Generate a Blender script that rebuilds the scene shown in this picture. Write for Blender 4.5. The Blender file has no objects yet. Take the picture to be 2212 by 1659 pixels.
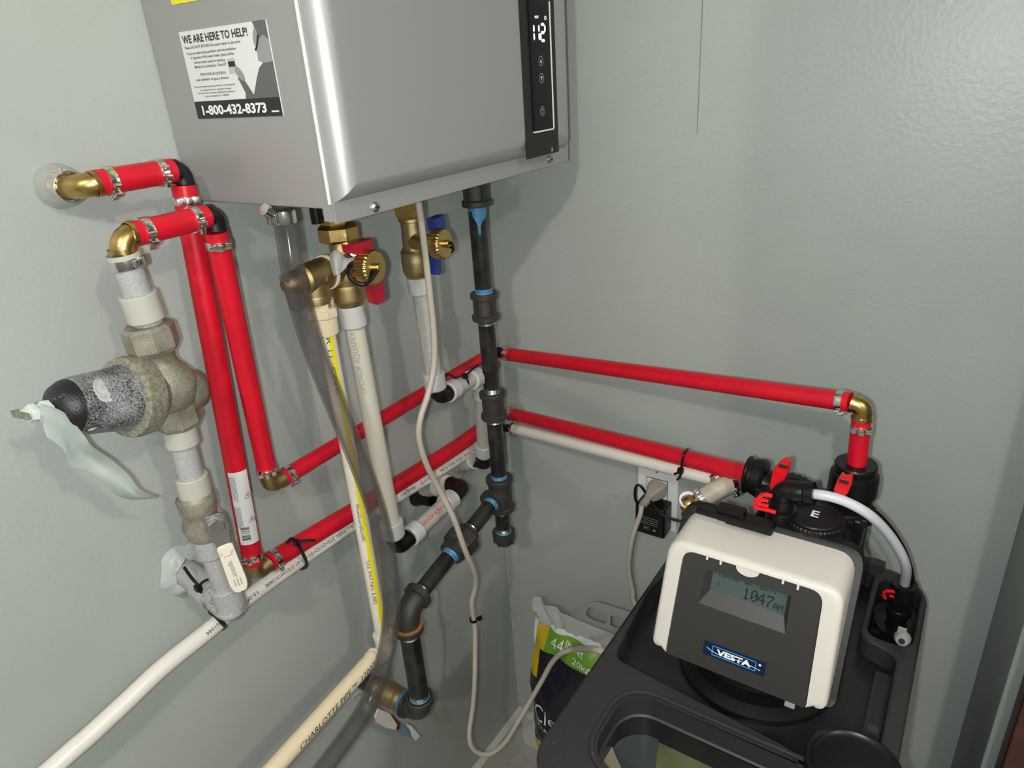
import bpy, bmesh, math, random
from mathutils import Vector as V, Matrix
random.seed(4)
SC = bpy.context.scene
COL = SC.collection

# ------------------------------------------------------------------ camera, light, exposure
RT = [V((0.832277218, 0.550703096, -0.063566756)), V((0.176843503, -0.37242534, -0.911057485)), V((-0.525396048, 0.747011022, -0.407349391))]
F = 1513.9145706720813
CAM = V((0.59979339*1.15, -0.80015492*1.15, 1.40))
cd = bpy.data.cameras.new('camera'); cam = bpy.data.objects.new('camera', cd); COL.objects.link(cam)
cd.sensor_fit = 'HORIZONTAL'; cd.sensor_width = 36; cd.lens = F/2212*36; cd.clip_start = .01; cd.clip_end = 50
r, d, f = RT
cam.matrix_world = Matrix(((r.x, -d.x, -f.x, CAM.x), (r.y, -d.y, -f.y, CAM.y), (r.z, -d.z, -f.z, CAM.z), (0, 0, 0, 1)))
SC.camera = cam

def lamp(name, loc, power, radius, color=(1, 1, 1)):
    l = bpy.data.lights.new(name, 'POINT'); l.energy = power; l.shadow_soft_size = radius; l.color = color
    o = bpy.data.objects.new(name, l); o.location = loc; COL.objects.link(o); return o
lamp('camera_flash', CAM - .024*r + .006*d, 12.5, .006, (.93, 1, 1))      # the phone's own flash beside its lens
lamp('ceiling_bulb', (1.0, -2.0, 2.28), 40, .035, (1, .93, .83))
lamp('ceiling_bulb', (1.9, -1.1, 2.28), 30, .035, (1, .93, .83))
w = bpy.data.worlds.new('world'); SC.world = w; w.use_nodes = True
w.node_tree.nodes['Background'].inputs[0].default_value = (.5, .52, .55, 1); w.node_tree.nodes['Background'].inputs[1].default_value = .05
SC.view_settings.view_transform = 'Standard'; SC.view_settings.look = 'None'
SC.view_settings.exposure = 0; SC.view_settings.gamma = 1; SC.view_settings.use_curve_mapping = False

# ------------------------------------------------------------------ survey helpers: sight line of the calibrated camera met with a real plane
def ray(u, v): return RT[0]*((u-1106)/F) + RT[1]*((v-829.5)/F) + RT[2]
def LX(u, v, off): q = ray(u, v); return CAM + q*((off-CAM.x)/q.x)        # at distance off from the left wall
def RY(u, v, off): q = ray(u, v); return CAM + q*((-off-CAM.y)/q.y)       # at distance off from the right wall
def ZZ(u, v, z): q = ray(u, v); return CAM + q*((z-CAM.z)/q.z)            # at height z

# ------------------------------------------------------------------ materials
def mat(name, col, rough=.5, metal=0, spec=.5, bump=0, bscale=300, var=0, vscale=40, col2=None, lo=.4, hi=.6, coat=0, sss=0, trans=0, emit=0, detail=3):
    m = bpy.data.materials.new(name); m.use_nodes = True; nt = m.node_tree; b = nt.nodes['Principled BSDF']
    b.inputs['Base Color'].default_value = (*col, 1); b.inputs['Roughness'].default_value = rough; b.inputs['Metallic'].default_value = metal
    b.inputs['Specular IOR Level'].default_value = spec
    if coat: b.inputs['Coat Weight'].default_value = coat; b.inputs['Coat Roughness'].default_value = .12
    if sss:
        b.inputs['Subsurface Weight'].default_value = sss; b.inputs['Subsurface Radius'].default_value = (1, 1, 1); b.inputs['Subsurface Scale'].default_value = .006
    if trans: b.inputs['Transmission Weight'].default_value = trans; b.inputs['IOR'].default_value = 1.3
    if emit: b.inputs['Emission Color'].default_value = (*col, 1); b.inputs['Emission Strength'].default_value = emit
    if bump or col2 or var: tc = nt.nodes.new('ShaderNodeTexCoord')
    if bump:
        n = nt.nodes.new('ShaderNodeTexNoise'); n.inputs['Scale'].default_value = bscale; n.inputs['Detail'].default_value = 3
        nt.links.new(tc.outputs['Object'], n.inputs['Vector'])
        bp = nt.nodes.new('ShaderNodeBump'); bp.inputs['Strength'].default_value = bump; bp.inputs['Distance'].default_value = .002
        nt.links.new(n.outputs['Fac'], bp.inputs['Height']); nt.links.new(bp.outputs['Normal'], b.inputs['Normal'])
    if col2 or var:
        c2 = col2 or tuple(min(1, c*(1+var)) for c in col)
        n = nt.nodes.new('ShaderNodeTexNoise'); n.inputs['Scale'].default_value = vscale; n.inputs['Detail'].default_value = detail
        nt.links.new(tc.outputs['Object'], n.inputs['Vector'])
        cr = nt.nodes.new('ShaderNodeValToRGB'); e = cr.color_ramp.elements
        e[0].position = lo; e[1].position = hi; e[0].color = (*col, 1); e[1].color = (*c2, 1)
        nt.links.new(n.outputs['Fac'], cr.inputs['Fac']); nt.links.new(cr.outputs['Color'], b.inputs['Base Color'])
    return m
M = {}
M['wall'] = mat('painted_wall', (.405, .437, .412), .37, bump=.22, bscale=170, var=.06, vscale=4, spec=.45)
M['wall_shade'] = mat('shaded_wall_paint', (.26, .28, .27), .5, bump=.15, bscale=170)  # darker copy of the wall paint: the return's grazing shade put into colour
M['base'] = mat('baseboard_paint', (.62, .62, .58), .35)
M['floor'] = mat('vinyl_floor', (.36, .35, .32), .45, var=.15, vscale=20)
M['ceil'] = mat('ceiling_paint', (.45, .45, .44), .8)
M['door'] = mat('dark_stained_wood', (.045, .014, .010), .4, var=.5, vscale=30)
M['silver'] = mat('silver_painted_steel', (.37, .37, .36), .36, .35, bump=.05, bscale=2500)
M['silver_in'] = mat('steel_underside', (.25, .25, .25), .4, .6)
M['lip'] = mat('sheet_edge_glint', (.85, .85, .84), .3, .2)  # near white: the flash glint along the cover edge is in the colour
M['chrome'] = mat('stainless_steel', (.78, .76, .73), .16, 1)
M['zinc'] = mat('zinc_steel', (.55, .55, .55), .3, 1)
M['gloss_black'] = mat('glossy_black_panel', (.004, .004, .005), .12, spec=.2)
M['panel'] = mat('panel_film', (.018, .016, .014), .4, spec=.25)
M['white_led'] = mat('lit_white_segment', (.93, .93, 1), .5, emit=1.6)
M['print_grey'] = mat('grey_print', (.3, .3, .3), .5)
M['print_grey2'] = mat('mid_grey_print', (.12, .12, .12), .5)
M['print_lgrey'] = mat('light_grey_print', (.5, .5, .49), .5)
M['paper'] = mat('white_label', (.74, .74, .72), .45)
M['ink'] = mat('black_ink', (.018, .018, .018), .5)
M['white_ink'] = mat('white_ink', (.85, .85, .85), .5)
M['yellow'] = mat('yellow_label', (.85, .72, .02), .4)
M['red_pex'] = mat('red_pex', (.56, .006, .020), .36, var=.12, vscale=25, spec=.4)
M['white_pex'] = mat('white_pex', (.80, .76, .70), .35)
M['cream_hose'] = mat('aged_cream_hose', (.46, .40, .33), .5, col2=(.36, .32, .28), vscale=60)
M['black_plastic'] = mat('black_plastic', (.006, .006, .006), .34, spec=.32)
M['black_poly'] = mat('black_poly_fitting', (.008, .008, .009), .45, spec=.3, bump=.06, bscale=300)
M['brass'] = mat('brass', (.52, .36, .13), .3, 1, bump=.06, bscale=900, var=.15, vscale=80)
M['brass_cast'] = mat('cast_brass', (.46, .35, .17), .40, 1, bump=.2, bscale=2200)
M['brass_dark'] = mat('dusty_bronze_ring', (.24, .22, .15), .5, .4, bump=.2, bscale=900, col2=(.36, .35, .29), vscale=300)
M['black_dust'] = mat('dusty_black_plastic', (.012, .012, .013), .45, col2=(.50, .51, .52), vscale=300, lo=.45, hi=.58, detail=8)
M['black_dust2'] = mat('half_dusty_black_plastic', (.010, .010, .011), .35, col2=(.30, .31, .32), vscale=55, lo=.5, hi=.66, detail=8)
M['pex_dust'] = mat('dusty_clear_pex', (.31, .31, .31), .5, col2=(.50, .50, .50), vscale=1100, lo=.40, hi=.66, detail=6, bump=.08, bscale=900)
M['pex_ring'] = mat('cloudy_pex_ring', (.49, .475, .42), .35, sss=.25)
M['pex_ring2'] = mat('clean_pex_ring', (.54, .54, .535), .35, sss=.25)
M['pex'] = mat('natural_pex', (.60, .57, .48), .3, sss=.25)
M['pex_dull'] = mat('natural_pex_dull', (.46, .44, .40), .38, sss=.2)
M['cpvc'] = mat('cream_cpvc', (.80, .68, .47), .3)
M['cpvc2'] = mat('cream_cpvc_pale', (.80, .74, .62), .32)
M['cord'] = mat('pale_grey_cord', (.50, .45, .39), .4)
M['tag'] = mat('cloudy_white_tag', (.70, .73, .70), .35, col2=(.60, .68, .64), vscale=40, sss=.15)
M['tag_edge'] = mat('tag_dark_edge', (.04, .035, .03), .5)
M['iron'] = mat('black_malleable_iron', (.060, .056, .050), .42, .4, bump=.28, bscale=1600)
M['black_pipe'] = mat('black_steel_pipe', (.010, .010, .011), .3, col2=(.03, .03, .03), vscale=40, bump=.05, bscale=400)
M['thread'] = mat('bare_steel_thread', (.35, .35, .34), .35, 1)
M['dope'] = mat('blue_thread_sealant', (.07, .24, .44), .35, bump=.4, bscale=300)
M['rust'] = mat('rust', (.30, .13, .04), .7, bump=.4, bscale=500)
M['red_vinyl'] = mat('red_vinyl_lever', (.36, .004, .022), .28)
M['blue_vinyl'] = mat('blue_vinyl_lever', (.012, .035, .22), .35)
M['red_clip'] = mat('red_plastic_clip', (.75, .008, .015), .3)
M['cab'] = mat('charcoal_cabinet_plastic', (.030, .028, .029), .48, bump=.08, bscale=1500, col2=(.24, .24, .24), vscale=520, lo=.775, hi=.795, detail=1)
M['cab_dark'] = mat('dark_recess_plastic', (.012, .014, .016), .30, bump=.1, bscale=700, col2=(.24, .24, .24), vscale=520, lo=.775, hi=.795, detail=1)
M['shell'] = mat('white_shell_plastic', (.70, .65, .60), .42)
M['face'] = mat('charcoal_face_plastic', (.036, .034, .032), .5, bump=.10, bscale=1800)
M['face_edge'] = mat('charcoal_bevel', (.05, .047, .044), .4)
M['lcd'] = mat('grey_green_lcd', (.075, .105, .103), .25)
M['lcd_ink'] = mat('lcd_segment', (.012, .016, .016), .4)
M['navy'] = mat('navy_badge', (.006, .018, .055), .3)
M['lblue'] = mat('light_blue_line', (.06, .33, .75), .4)
M['tube_white'] = mat('milky_tube', (.62, .64, .70), .35, sss=.3)
M['milky'] = mat('milky_grey_plastic', (.30, .31, .31), .4, sss=.2)
M['outlet'] = mat('white_outlet_plastic', (.78, .79, .80), .35)
M['plug'] = mat('beige_plug', (.34, .305, .265), .45)
M['bag_white'] = mat('white_film', (.78, .78, .78), .35, bump=.6, bscale=40)
M['bag_green'] = mat('green_film', (.16, .34, .03), .3, bump=.5, bscale=50)
M['bag_navy'] = mat('navy_film', (.006, .007, .016), .22, bump=.7, bscale=60)
M['bag_yellow'] = mat('yellow_film', (.62, .44, .01), .3, bump=.5, bscale=50)
M['frost'] = mat('frosted_handle_plastic', (.34, .35, .34), .4)
M['salt'] = mat('olive_inner_wall', (.05, .05, .02), .22, col2=(.15, .165, .085), vscale=14, lo=.35, hi=.75)
M['slate'] = mat('slate_inner_tank', (.05, .056, .06), .4, col2=(.12, .135, .145), vscale=24, lo=.55, hi=.78)
M['beige'] = mat('beige_inner_ledge', (.30, .24, .18), .6)
M['caulk'] = mat('painted_sealant', (.45, .49, .47), .4, bump=.8, bscale=120)
M['wrap'] = mat('white_paper_tag', (.72, .72, .72), .45)
M['dusty_white'] = mat('dusty_white_tag', (.66, .61, .57), .6)
M['maroon'] = mat('maroon_print', (.10, .015, .012), .6)
M['steelblue'] = mat('blue_dusty_lever', (.14, .22, .30), .6)
M['smudge'] = mat('pale_dust_smudge', (.52, .53, .53), .6, col2=(.40, .41, .42), vscale=300)
M['seam'] = mat('seam_line', (.22, .23, .22), .7)
M['bead'] = mat('corner_bead', (.55, .56, .50), .5)

def clear_mat(name, tint, body, edge):
    m = bpy.data.materials.new(name); m.use_nodes = True; nt = m.node_tree; nt.nodes.clear()
    out = nt.nodes.new('ShaderNodeOutputMaterial'); tr = nt.nodes.new('ShaderNodeBsdfTransparent'); tr.inputs[0].default_value = (*tint, 1)
    gl = nt.nodes.new('ShaderNodeBsdfPrincipled'); gl.inputs['Base Color'].default_value = (*body, 1); gl.inputs['Roughness'].default_value = .12
    lw = nt.nodes.new('ShaderNodeLayerWeight'); lw.inputs[0].default_value = .35
    mr = nt.nodes.new('ShaderNodeMapRange'); mr.inputs['To Min'].default_value = edge[0]; mr.inputs['To Max'].default_value = edge[1]
    mx = nt.nodes.new('ShaderNodeMixShader')
    nt.links.new(lw.outputs['Facing'], mr.inputs['Value']); nt.links.new(mr.outputs['Result'], mx.inputs[0])
    nt.links.new(tr.outputs[0], mx.inputs[1]); nt.links.new(gl.outputs[0], mx.inputs[2]); nt.links.new(mx.outputs[0], out.inputs[0])
    return m
M['clear'] = clear_mat('clear_vinyl', (.93, .92, .92), (.13, .125, .12), (.06, .70))
M['clear2'] = clear_mat('clear_plastic', (.95, .96, .95), (.62, .63, .61), (.12, .8))

def dust_mat(name, base, dust, coarse, fine, lo, hi, rough=.5, metal=0, w=.5, drift=None):
    m = mat(name, base, rough, metal, bump=.25, bscale=fine); nt = m.node_tree; b = nt.nodes['Principled BSDF']
    tc = [n for n in nt.nodes if n.type == 'TEX_COORD'][0]; fac = []
    for sc_ in (coarse, fine):
        n = nt.nodes.new('ShaderNodeTexNoise'); n.inputs['Scale'].default_value = sc_; n.inputs['Detail'].default_value = 5; nt.links.new(tc.outputs['Object'], n.inputs['Vector']); fac.append(n.outputs['Fac'])
    mx = nt.nodes.new('ShaderNodeMix'); mx.inputs[0].default_value = w; nt.links.new(fac[0], mx.inputs[2]); nt.links.new(fac[1], mx.inputs[3]); f_ = mx.outputs[0]
    if drift:      # dust has settled towards one end of the part
        sx = nt.nodes.new('ShaderNodeVectorMath'); sx.operation = 'DOT_PRODUCT'; sx.inputs[1].default_value = drift; nt.links.new(tc.outputs['Object'], sx.inputs[0])
        ad = nt.nodes.new('ShaderNodeMath'); ad.operation = 'ADD'; nt.links.new(f_, ad.inputs[0]); nt.links.new(sx.outputs['Value'], ad.inputs[1]); f_ = ad.outputs[0]
    cr = nt.nodes.new('ShaderNodeValToRGB'); e = cr.color_ramp.elements; e[0].position = lo; e[1].position = hi; e[0].color = (*base, 1); e[1].color = (*dust, 1)
    nt.links.new(f_, cr.inputs[0]); nt.links.new(cr.outputs[0], b.inputs['Base Color']); return m
M['black_dust'] = dust_mat('dusty_black_plastic', (.014, .014, .015), (.40, .41, .42), 35, 700, .40, .64, .5, w=.55)
M['black_dust2'] = dust_mat('half_dusty_black_plastic', (.010, .010, .011), (.36, .37, .38), 45, 700, .57, .76, .4, w=.4)
M['brass_dust'] = dust_mat('dusty_cast_brass', (.17, .135, .08), (.44, .42, .36), 60, 1300, .38, .62, .48, .45, w=.62)
M['elbow_dust'] = dust_mat('dusty_grey_elbow', (.06, .06, .062), (.50, .51, .51), 40, 900, .36, .56, .5, w=.6)

# ------------------------------------------------------------------ object helpers
def thing(name, label, cat, loc, group=None):
    o = bpy.data.objects.new(name, None); o.empty_display_size = .02; o.location = loc; COL.objects.link(o)
    o['label'] = label; o['category'] = cat
    if group: o['group'] = group
    return o
LOCS = {}
def root_loc(o):
    p = V((0, 0, 0))
    while o is not None: p += o.location; o = o.parent
    return p
def finish(me, m, name, parent, label, ang):
    if isinstance(m, str): m = M[m]
    me.materials.append(m)
    o = bpy.data.objects.new(name, me); COL.objects.link(o)
    if parent is not None: o.parent = parent
    if label: o['label'] = label
    return o
def obj(name, bm, m, parent=None, label=None, ang=38, smooth=True):
    bmesh.ops.recalc_face_normals(bm, faces=bm.faces)
    if parent is not None: bmesh.ops.translate(bm, verts=bm.verts, vec=-root_loc(parent))
    if smooth:
        a = math.radians(ang)
        for e in bm.edges:
            e.smooth = len(e.link_faces) == 2 and e.calc_face_angle(0) < a
        for fc in bm.faces: fc.smooth = True
    me = bpy.data.meshes.new(name); bm.to_mesh(me); bm.free()
    o = finish(me, m, name, parent, label, ang)
    if smooth: w_ = o.modifiers.new('weighted', 'WEIGHTED_NORMAL'); w_.keep_sharp = True; w_.weight = 80
    return o
def tag(o, label, cat, group=None):
    o['label'] = label; o['category'] = cat
    if group: o['group'] = group
    return o
def struct(name, bm, m, **k):
    o = obj(name, bm, m, **k); o['kind'] = 'structure'; return o
NB = bmesh.new
def perp(a):
    t = V((0, 0, 1)) if abs(a.z) < .9 else V((1, 0, 0))
    x = a.cross(t).normalized(); return x, a.cross(x).normalized()
def tube(bm, pts, rad, seg=18, caps=True):
    pts = [V(p) for p in pts]; n = len(pts); rings = []; x = None
    for i, p in enumerate(pts):
        a = (pts[min(i+1, n-1)]-pts[max(i-1, 0)]).normalized()
        if x is None: x, _ = perp(a)
        else: x = (x - a*x.dot(a)).normalized()
        y = a.cross(x); rr = rad[i] if isinstance(rad, (list, tuple)) else rad
        rings.append([bm.verts.new(p + (x*math.cos(t)+y*math.sin(t))*rr) for t in [2*math.pi*k/seg for k in range(seg)]])
    for A, B in zip(rings, rings[1:]):
        for k in range(seg): bm.faces.new((A[k], A[(k+1) % seg], B[(k+1) % seg], B[k]))
    if caps: bm.faces.new(rings[0][::-1]); bm.faces.new(rings[-1])
    return bm
def lathe(bm, p0, axis, prof, seg=24, x=None, caps=True):
    a = V(axis).normalized(); p0 = V(p0)
    if x is None: x, y = perp(a)
    else: x = (x - a*x.dot(a)).normalized(); y = a.cross(x)
    rings = []
    for t, rr in prof:
        c = p0+a*t
        if rr <= 1e-6: rings.append([bm.verts.new(c)])
        else: rings.append([bm.verts.new(c+(x*math.cos(q)+y*math.sin(q))*rr) for q in [2*math.pi*(k+.5)/seg for k in range(seg)]])
    for A, B in zip(rings, rings[1:]):
        for k in range(seg):
            if len(A) == 1 and len(B) == 1: break
            if len(A) == 1: bm.faces.new((A[0], B[(k+1) % seg], B[k]))
            elif len(B) == 1: bm.faces.new((A[k], A[(k+1) % seg], B[0]))
            else: bm.faces.new((A[k], A[(k+1) % seg], B[(k+1) % seg], B[k]))
    if caps:
        if len(rings[0]) > 1: bm.faces.new(rings[0][::-1])
        if len(rings[-1]) > 1: bm.faces.new(rings[-1])
    return bm
def cyl(bm, p0, p1, rad, seg=24, ch=0):
    p0, p1 = V(p0), V(p1); L = (p1-p0).length
    pr = [(0, rad), (L, rad)] if not ch else [(0, rad-ch), (ch, rad), (L-ch, rad), (L, rad-ch)]
    return lathe(bm, p0, p1-p0, pr, seg)
def box(bm, c, s, ax=None, bev=0, seg=2):
    ax = ax or (V((1, 0, 0)), V((0, 1, 0)), V((0, 0, 1)))
    b2 = bmesh.new(); bmesh.ops.create_cube(b2, size=1)
    for v in b2.verts: v.co = V((v.co.x*s[0], v.co.y*s[1], v.co.z*s[2]))
    if bev: bmesh.ops.bevel(b2, geom=b2.edges[:], offset=bev, segments=seg, affect='EDGES', profile=.5)
    for v in b2.verts: v.co = V(c)+ax[0]*v.co.x+ax[1]*v.co.y+ax[2]*v.co.z
    me = bpy.data.meshes.new('t'); b2.to_mesh(me); b2.free(); bm.from_mesh(me); bpy.data.meshes.remove(me); return bm
def prism(bm, pts2, o, ux, uy, h, bev=0):
    b2 = bmesh.new(); n = ux.cross(uy)
    vs = [b2.verts.new((p[0], p[1], 0)) for p in pts2]; fc = b2.faces.new(vs)
    ex = bmesh.ops.extrude_face_region(b2, geom=[fc]); top = [g for g in ex['geom'] if isinstance(g, bmesh.types.BMVert)]
    for v in top: v.co.z += h
    if bev:
        bmesh.ops.recalc_face_normals(b2, faces=b2.faces)
        es = [e for e in b2.edges if all(v in top for v in e.verts)]
        bmesh.ops.bevel(b2, geom=es, offset=bev, segments=2, affect='EDGES', profile=.5)
    for v in b2.verts: v.co = o+ux*v.co.x+uy*v.co.y+n*v.co.z
    me = bpy.data.meshes.new('t'); b2.to_mesh(me); b2.free(); bm.from_mesh(me); bpy.data.meshes.remove(me); return bm
def poly(bm, pts): bm.faces.new([bm.verts.new(p) for p in pts]); return bm
def sphere(bm, c, rad, sx=1, sy=1, sz=1, seg=16):
    r_ = bmesh.ops.create_uvsphere(bm, u_segments=seg, v_segments=seg//2, radius=rad)
    for v in r_['verts']: v.co = V((v.co.x*sx, v.co.y*sy, v.co.z*sz))+V(c)
    return bm
def catmull(P, n=8):
    P = [V(p) for p in P]; out = []
    for i in range(len(P)-1):
        a = P[max(i-1, 0)]; b = P[i]; c = P[i+1]; e = P[min(i+2, len(P)-1)]
        for k in range(n):
            t = k/n; out.append(.5*((2*b)+(c-a)*t+(2*a-5*b+4*c-e)*t*t+(3*b-a-3*c+e)*t**3))
    out.append(P[-1]); return out
def arc3(A, C, B, bend, n=8):
    A, B, C = V(A), V(B), V(C); s = C+(A-C).normalized()*bend; e = C+(B-C).normalized()*bend
    return [A]+[s*(1-t)**2+C*2*t*(1-t)+e*t*t for t in [k/n for k in range(n+1)]]+[B]
def rrect(x0, y0, x1, y1, rad, n=6):
    out = []
    for cx, cy, a0 in ((x1-rad, y1-rad, 0), (x0+rad, y1-rad, 90), (x0+rad, y0+rad, 180), (x1-rad, y0+rad, 270)):
        for k in range(n+1):
            a = math.radians(a0+90*k/n); out.append((cx+rad*math.cos(a), cy+rad*math.sin(a)))
    return out
def rpoly(pts, rads, n=5):
    out = []; N = len(pts)
    for i in range(N):
        C = V((*pts[i], 0)); A = V((*pts[i-1], 0)); B = V((*pts[(i+1) % N], 0))
        rad = rads[i] if isinstance(rads, (list, tuple)) else rads
        rr = min(rad, (A-C).length*.45, (B-C).length*.45); s = C+(A-C).normalized()*rr; e = C+(B-C).normalized()*rr
        for k in range(n+1):
            t = k/n; p = s*(1-t)**2+C*2*t*(1-t)+e*t*t; out.append((p.x, p.y))
    return out
def plate(outer, holes, z0, z1, bev=0):
    c = bpy.data.curves.new('pl', 'CURVE'); c.dimensions = '2D'; c.fill_mode = 'BOTH'; c.extrude = (z1-z0)/2-bev; c.bevel_depth = bev; c.bevel_resolution = 1; c.offset = -bev
    for loop in [outer]+holes:
        s = c.splines.new('POLY'); s.points.add(len(loop)-1); s.use_cyclic_u = True
        for p, q in zip(s.points, loop): p.co = (q[0], q[1], 0, 1)
    o = bpy.data.objects.new('pl', c); me = bpy.data.meshes.new_from_object(o); bm = bmesh.new(); bm.from_mesh(me)
    bmesh.ops.translate(bm, verts=bm.verts, vec=(0, 0, (z0+z1)/2)); bpy.data.objects.remove(o); bpy.data.meshes.remove(me); bpy.data.curves.remove(c)
    bmesh.ops.remove_doubles(bm, verts=bm.verts, dist=1e-6); return bm
def text2d(s, size, bold=0, width=None, shear=0, align='CENTER'):
    c = bpy.data.curves.new('tx', 'FONT'); c.body = s; c.size = 1; c.offset = bold; c.resolution_u = 2; c.align_x = 'LEFT'; c.shear = shear; c.fill_mode = 'FRONT'
    o = bpy.data.objects.new('tx', c); me = bpy.data.meshes.new_from_object(o); bm = bmesh.new(); bm.from_mesh(me)
    bpy.data.objects.remove(o); bpy.data.meshes.remove(me); bpy.data.curves.remove(c)
    bmesh.ops.remove_doubles(bm, verts=bm.verts, dist=1e-6)
    xs = [v.co.x for v in bm.verts]; x0, x1 = min(xs), max(xs); sc = size/.70; sx = sc
    if width: sx = width/(x1-x0)
    off = {'CENTER': (x0+x1)/2, 'LEFT': x0, 'RIGHT': x1}[align]
    for v in bm.verts: v.co = V(((v.co.x-off)*sx, (v.co.y-.35)*sc, 0))
    return bm
def flat_text(bm, s, o, ux, uy, size, lift=.0004, **k):
    t = text2d(s, size, **k); n = ux.cross(uy).normalized()
    for v in t.verts: v.co = o+ux*v.co.x+uy*v.co.y+n*lift
    me = bpy.data.meshes.new('t'); t.to_mesh(me); t.free(); bm.from_mesh(me); bpy.data.meshes.remove(me); return bm
def wrap(src, p0, p1, rad, u0=0, th0=0, lift=.0003, step=None, ref=None):
    p0, p1 = V(p0), V(p1); a = (p1-p0).normalized(); m_ = (p0+p1)/2; e1 = (ref if ref is not None else (CAM-m_)); e1 = (e1-a*e1.dot(a)).normalized(); e2 = e1.cross(a)
    ys = [v.co.y for v in src.verts]; lo, hi = min(ys), max(ys); step = step or rad*.22; k = math.floor(lo/step)+1
    while k*step < hi:
        bmesh.ops.bisect_plane(src, geom=src.verts[:]+src.edges[:]+src.faces[:], plane_co=(0, k*step, 0), plane_no=(0, 1, 0)); k += 1
    for v in src.verts:
        th = th0+v.co.y/rad; v.co = p0+a*(u0+v.co.x)+(e1*math.cos(th)+e2*math.sin(th))*(rad+lift)
    return src
def add(bm, other):
    me = bpy.data.meshes.new('t'); other.to_mesh(me); other.free(); bm.from_mesh(me); bpy.data.meshes.remove(me); return bm
def pipe_text(name, s, p0, p1, rad, size, u0, m, parent, th0=0, width=None, lift=.0003, **k):
    return obj(name, wrap(text2d(s, size, align='LEFT', width=width, **k), p0, p1, rad, u0, th0, lift), m, parent, smooth=False)
def flat2(pts): b = bmesh.new(); b.faces.new([b.verts.new((p[0], p[1], 0)) for p in pts]); return b

UX, UY, UZ = V((1, 0, 0)), V((0, 1, 0)), V((0, 0, 1))

# ------------------------------------------------------------------ the room
def slab(name, c, s, m, **k): return struct(name, box(NB(), c, s), m, smooth=False)
wl = slab('wall_left', (-.05, -1.35, 1.2), (.1, 2.9, 2.4), 'wall')
wr = slab('wall_right', (1.25, .05, 1.2), (2.5, .1, 2.4), 'wall')
slab('floor', (1.2, -1.35, -.05), (2.6, 2.9, .1), 'floor')
slab('ceiling', (1.2, -1.35, 2.45), (2.6, 2.9, .1), 'ceil')
slab('wall_back', (1.2, -2.75, 1.2), (2.6, .1, 2.4), 'wall_shade')  # unseen walls take the darkened paint to weaken bounce light
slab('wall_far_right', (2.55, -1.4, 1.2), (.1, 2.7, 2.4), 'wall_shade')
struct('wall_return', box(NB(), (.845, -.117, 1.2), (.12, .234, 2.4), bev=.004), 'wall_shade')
dr = struct('door_1', box(NB(), (1.26, -.262, 1.02), (.93, .036, 2.03), bev=.003), 'door')
for xx in (1.03, 1.49):
    for zz, hh in ((.5, .7), (1.45, .9)): obj('door_panel', box(NB(), (xx, -.281, zz), (.34, .006, hh), bev=.0028), 'door', dr)
def baseb(name, c, s): struct(name, box(NB(), c, s, bev=.003), 'base')
baseb('baseboard_left', (.0085, -1.35, .0475), (.017, 2.7, .095)); baseb('baseboard_right', (.40, -.0085, .0475), (.768, .017, .095))
s0 = RY(1506, 290, 0)
struct('trim_1', box(NB(), (s0.x, -.0003, s0.z+.5), (.0009, .0006, 1.0)), 'seam', smooth=False)
struct('trim_2', cyl(NB(), (.0012, -.0012, .095), (.0012, -.0012, 2.4), .0010, 8), 'bead')

# ------------------------------------------------------------------ water heater on the left wall
YS = -.494; XF = .2315; XB = .2115
zb = 1.299; yR = LX(1240, 200, XF).y
zc = LX(1000, 381, XF).z
wh = thing('water_heater', 'silver box shaped tankless water heater with touch panel, on the left wall', 'water heater', (.0, (YS+yR)/2, zb))
obj('body', box(NB(), (XB/2+.0005, (YS+yR)/2, (zb+1.96)/2), (XB-.001, yR-YS, 1.96-zb), bev=.003), 'silver', wh)
bm = NB(); bmesh.ops.create_cube(bm, size=1)
for v in bm.verts: v.co = V((XB+.0005+(v.co.x+.5)*(XF-XB), YS+(v.co.y+.5)*(yR-YS), zc+(v.co.z+.5)*(1.97-zc)))
es = [e for e in bm.edges if all(v.co.x > XF-.001 for v in e.verts)] + [e for e in bm.edges if False]
bmesh.ops.bevel(bm, geom=es, offset=.025, segments=10, affect='EDGES', profile=.5)
cov = obj('front_cover', bm, 'silver', wh, ang=30)
obj('cover_lip', tube(NB(), [(XB-.0005, YS-.0008, zc), (XB-.0005, YS-.0008, 1.95)], .0016, 8), 'lip', wh)
fa, fb = LX(727, 487, .2145), LX(1228, 347, .2145); zf = (fa.z+fb.z)/2
fl = obj('bottom_flange', box(NB(), (.2135, (fa.y+fb.y)/2, (zf+zc+.012)/2), (.0025, fb.y-fa.y, zc+.012-zf), bev=.001), 'silver', wh)
obj('flange_end', box(NB(), (.207, fa.y+.0008, (zf+zc+.01)/2), (.014, .0016, zc+.006-zf)), 'silver', wh)
def screw(p, n, parent, rad=.005, m='zinc'):
    x, y = perp(n); b = lathe(NB(), p, n, [(0, rad), (rad*.25, rad), (rad*.55, rad*.75), (rad*.7, rad*.3), (rad*.62, 0)], 14)
    s = obj('screw', b, m, parent); b = NB(); q = p+n*rad*.66
    for ax in ((x, y), (y, x)): box(b, q, (rad*1.1, rad*.22, rad*.2), (ax[0], ax[1], n))
    obj('cross_slot', b, 'ink', s, smooth=False)
screw(LX(810, 447, .2148), UX, wh); screw(LX(1187, 344, .2148), UX, wh)
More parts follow.
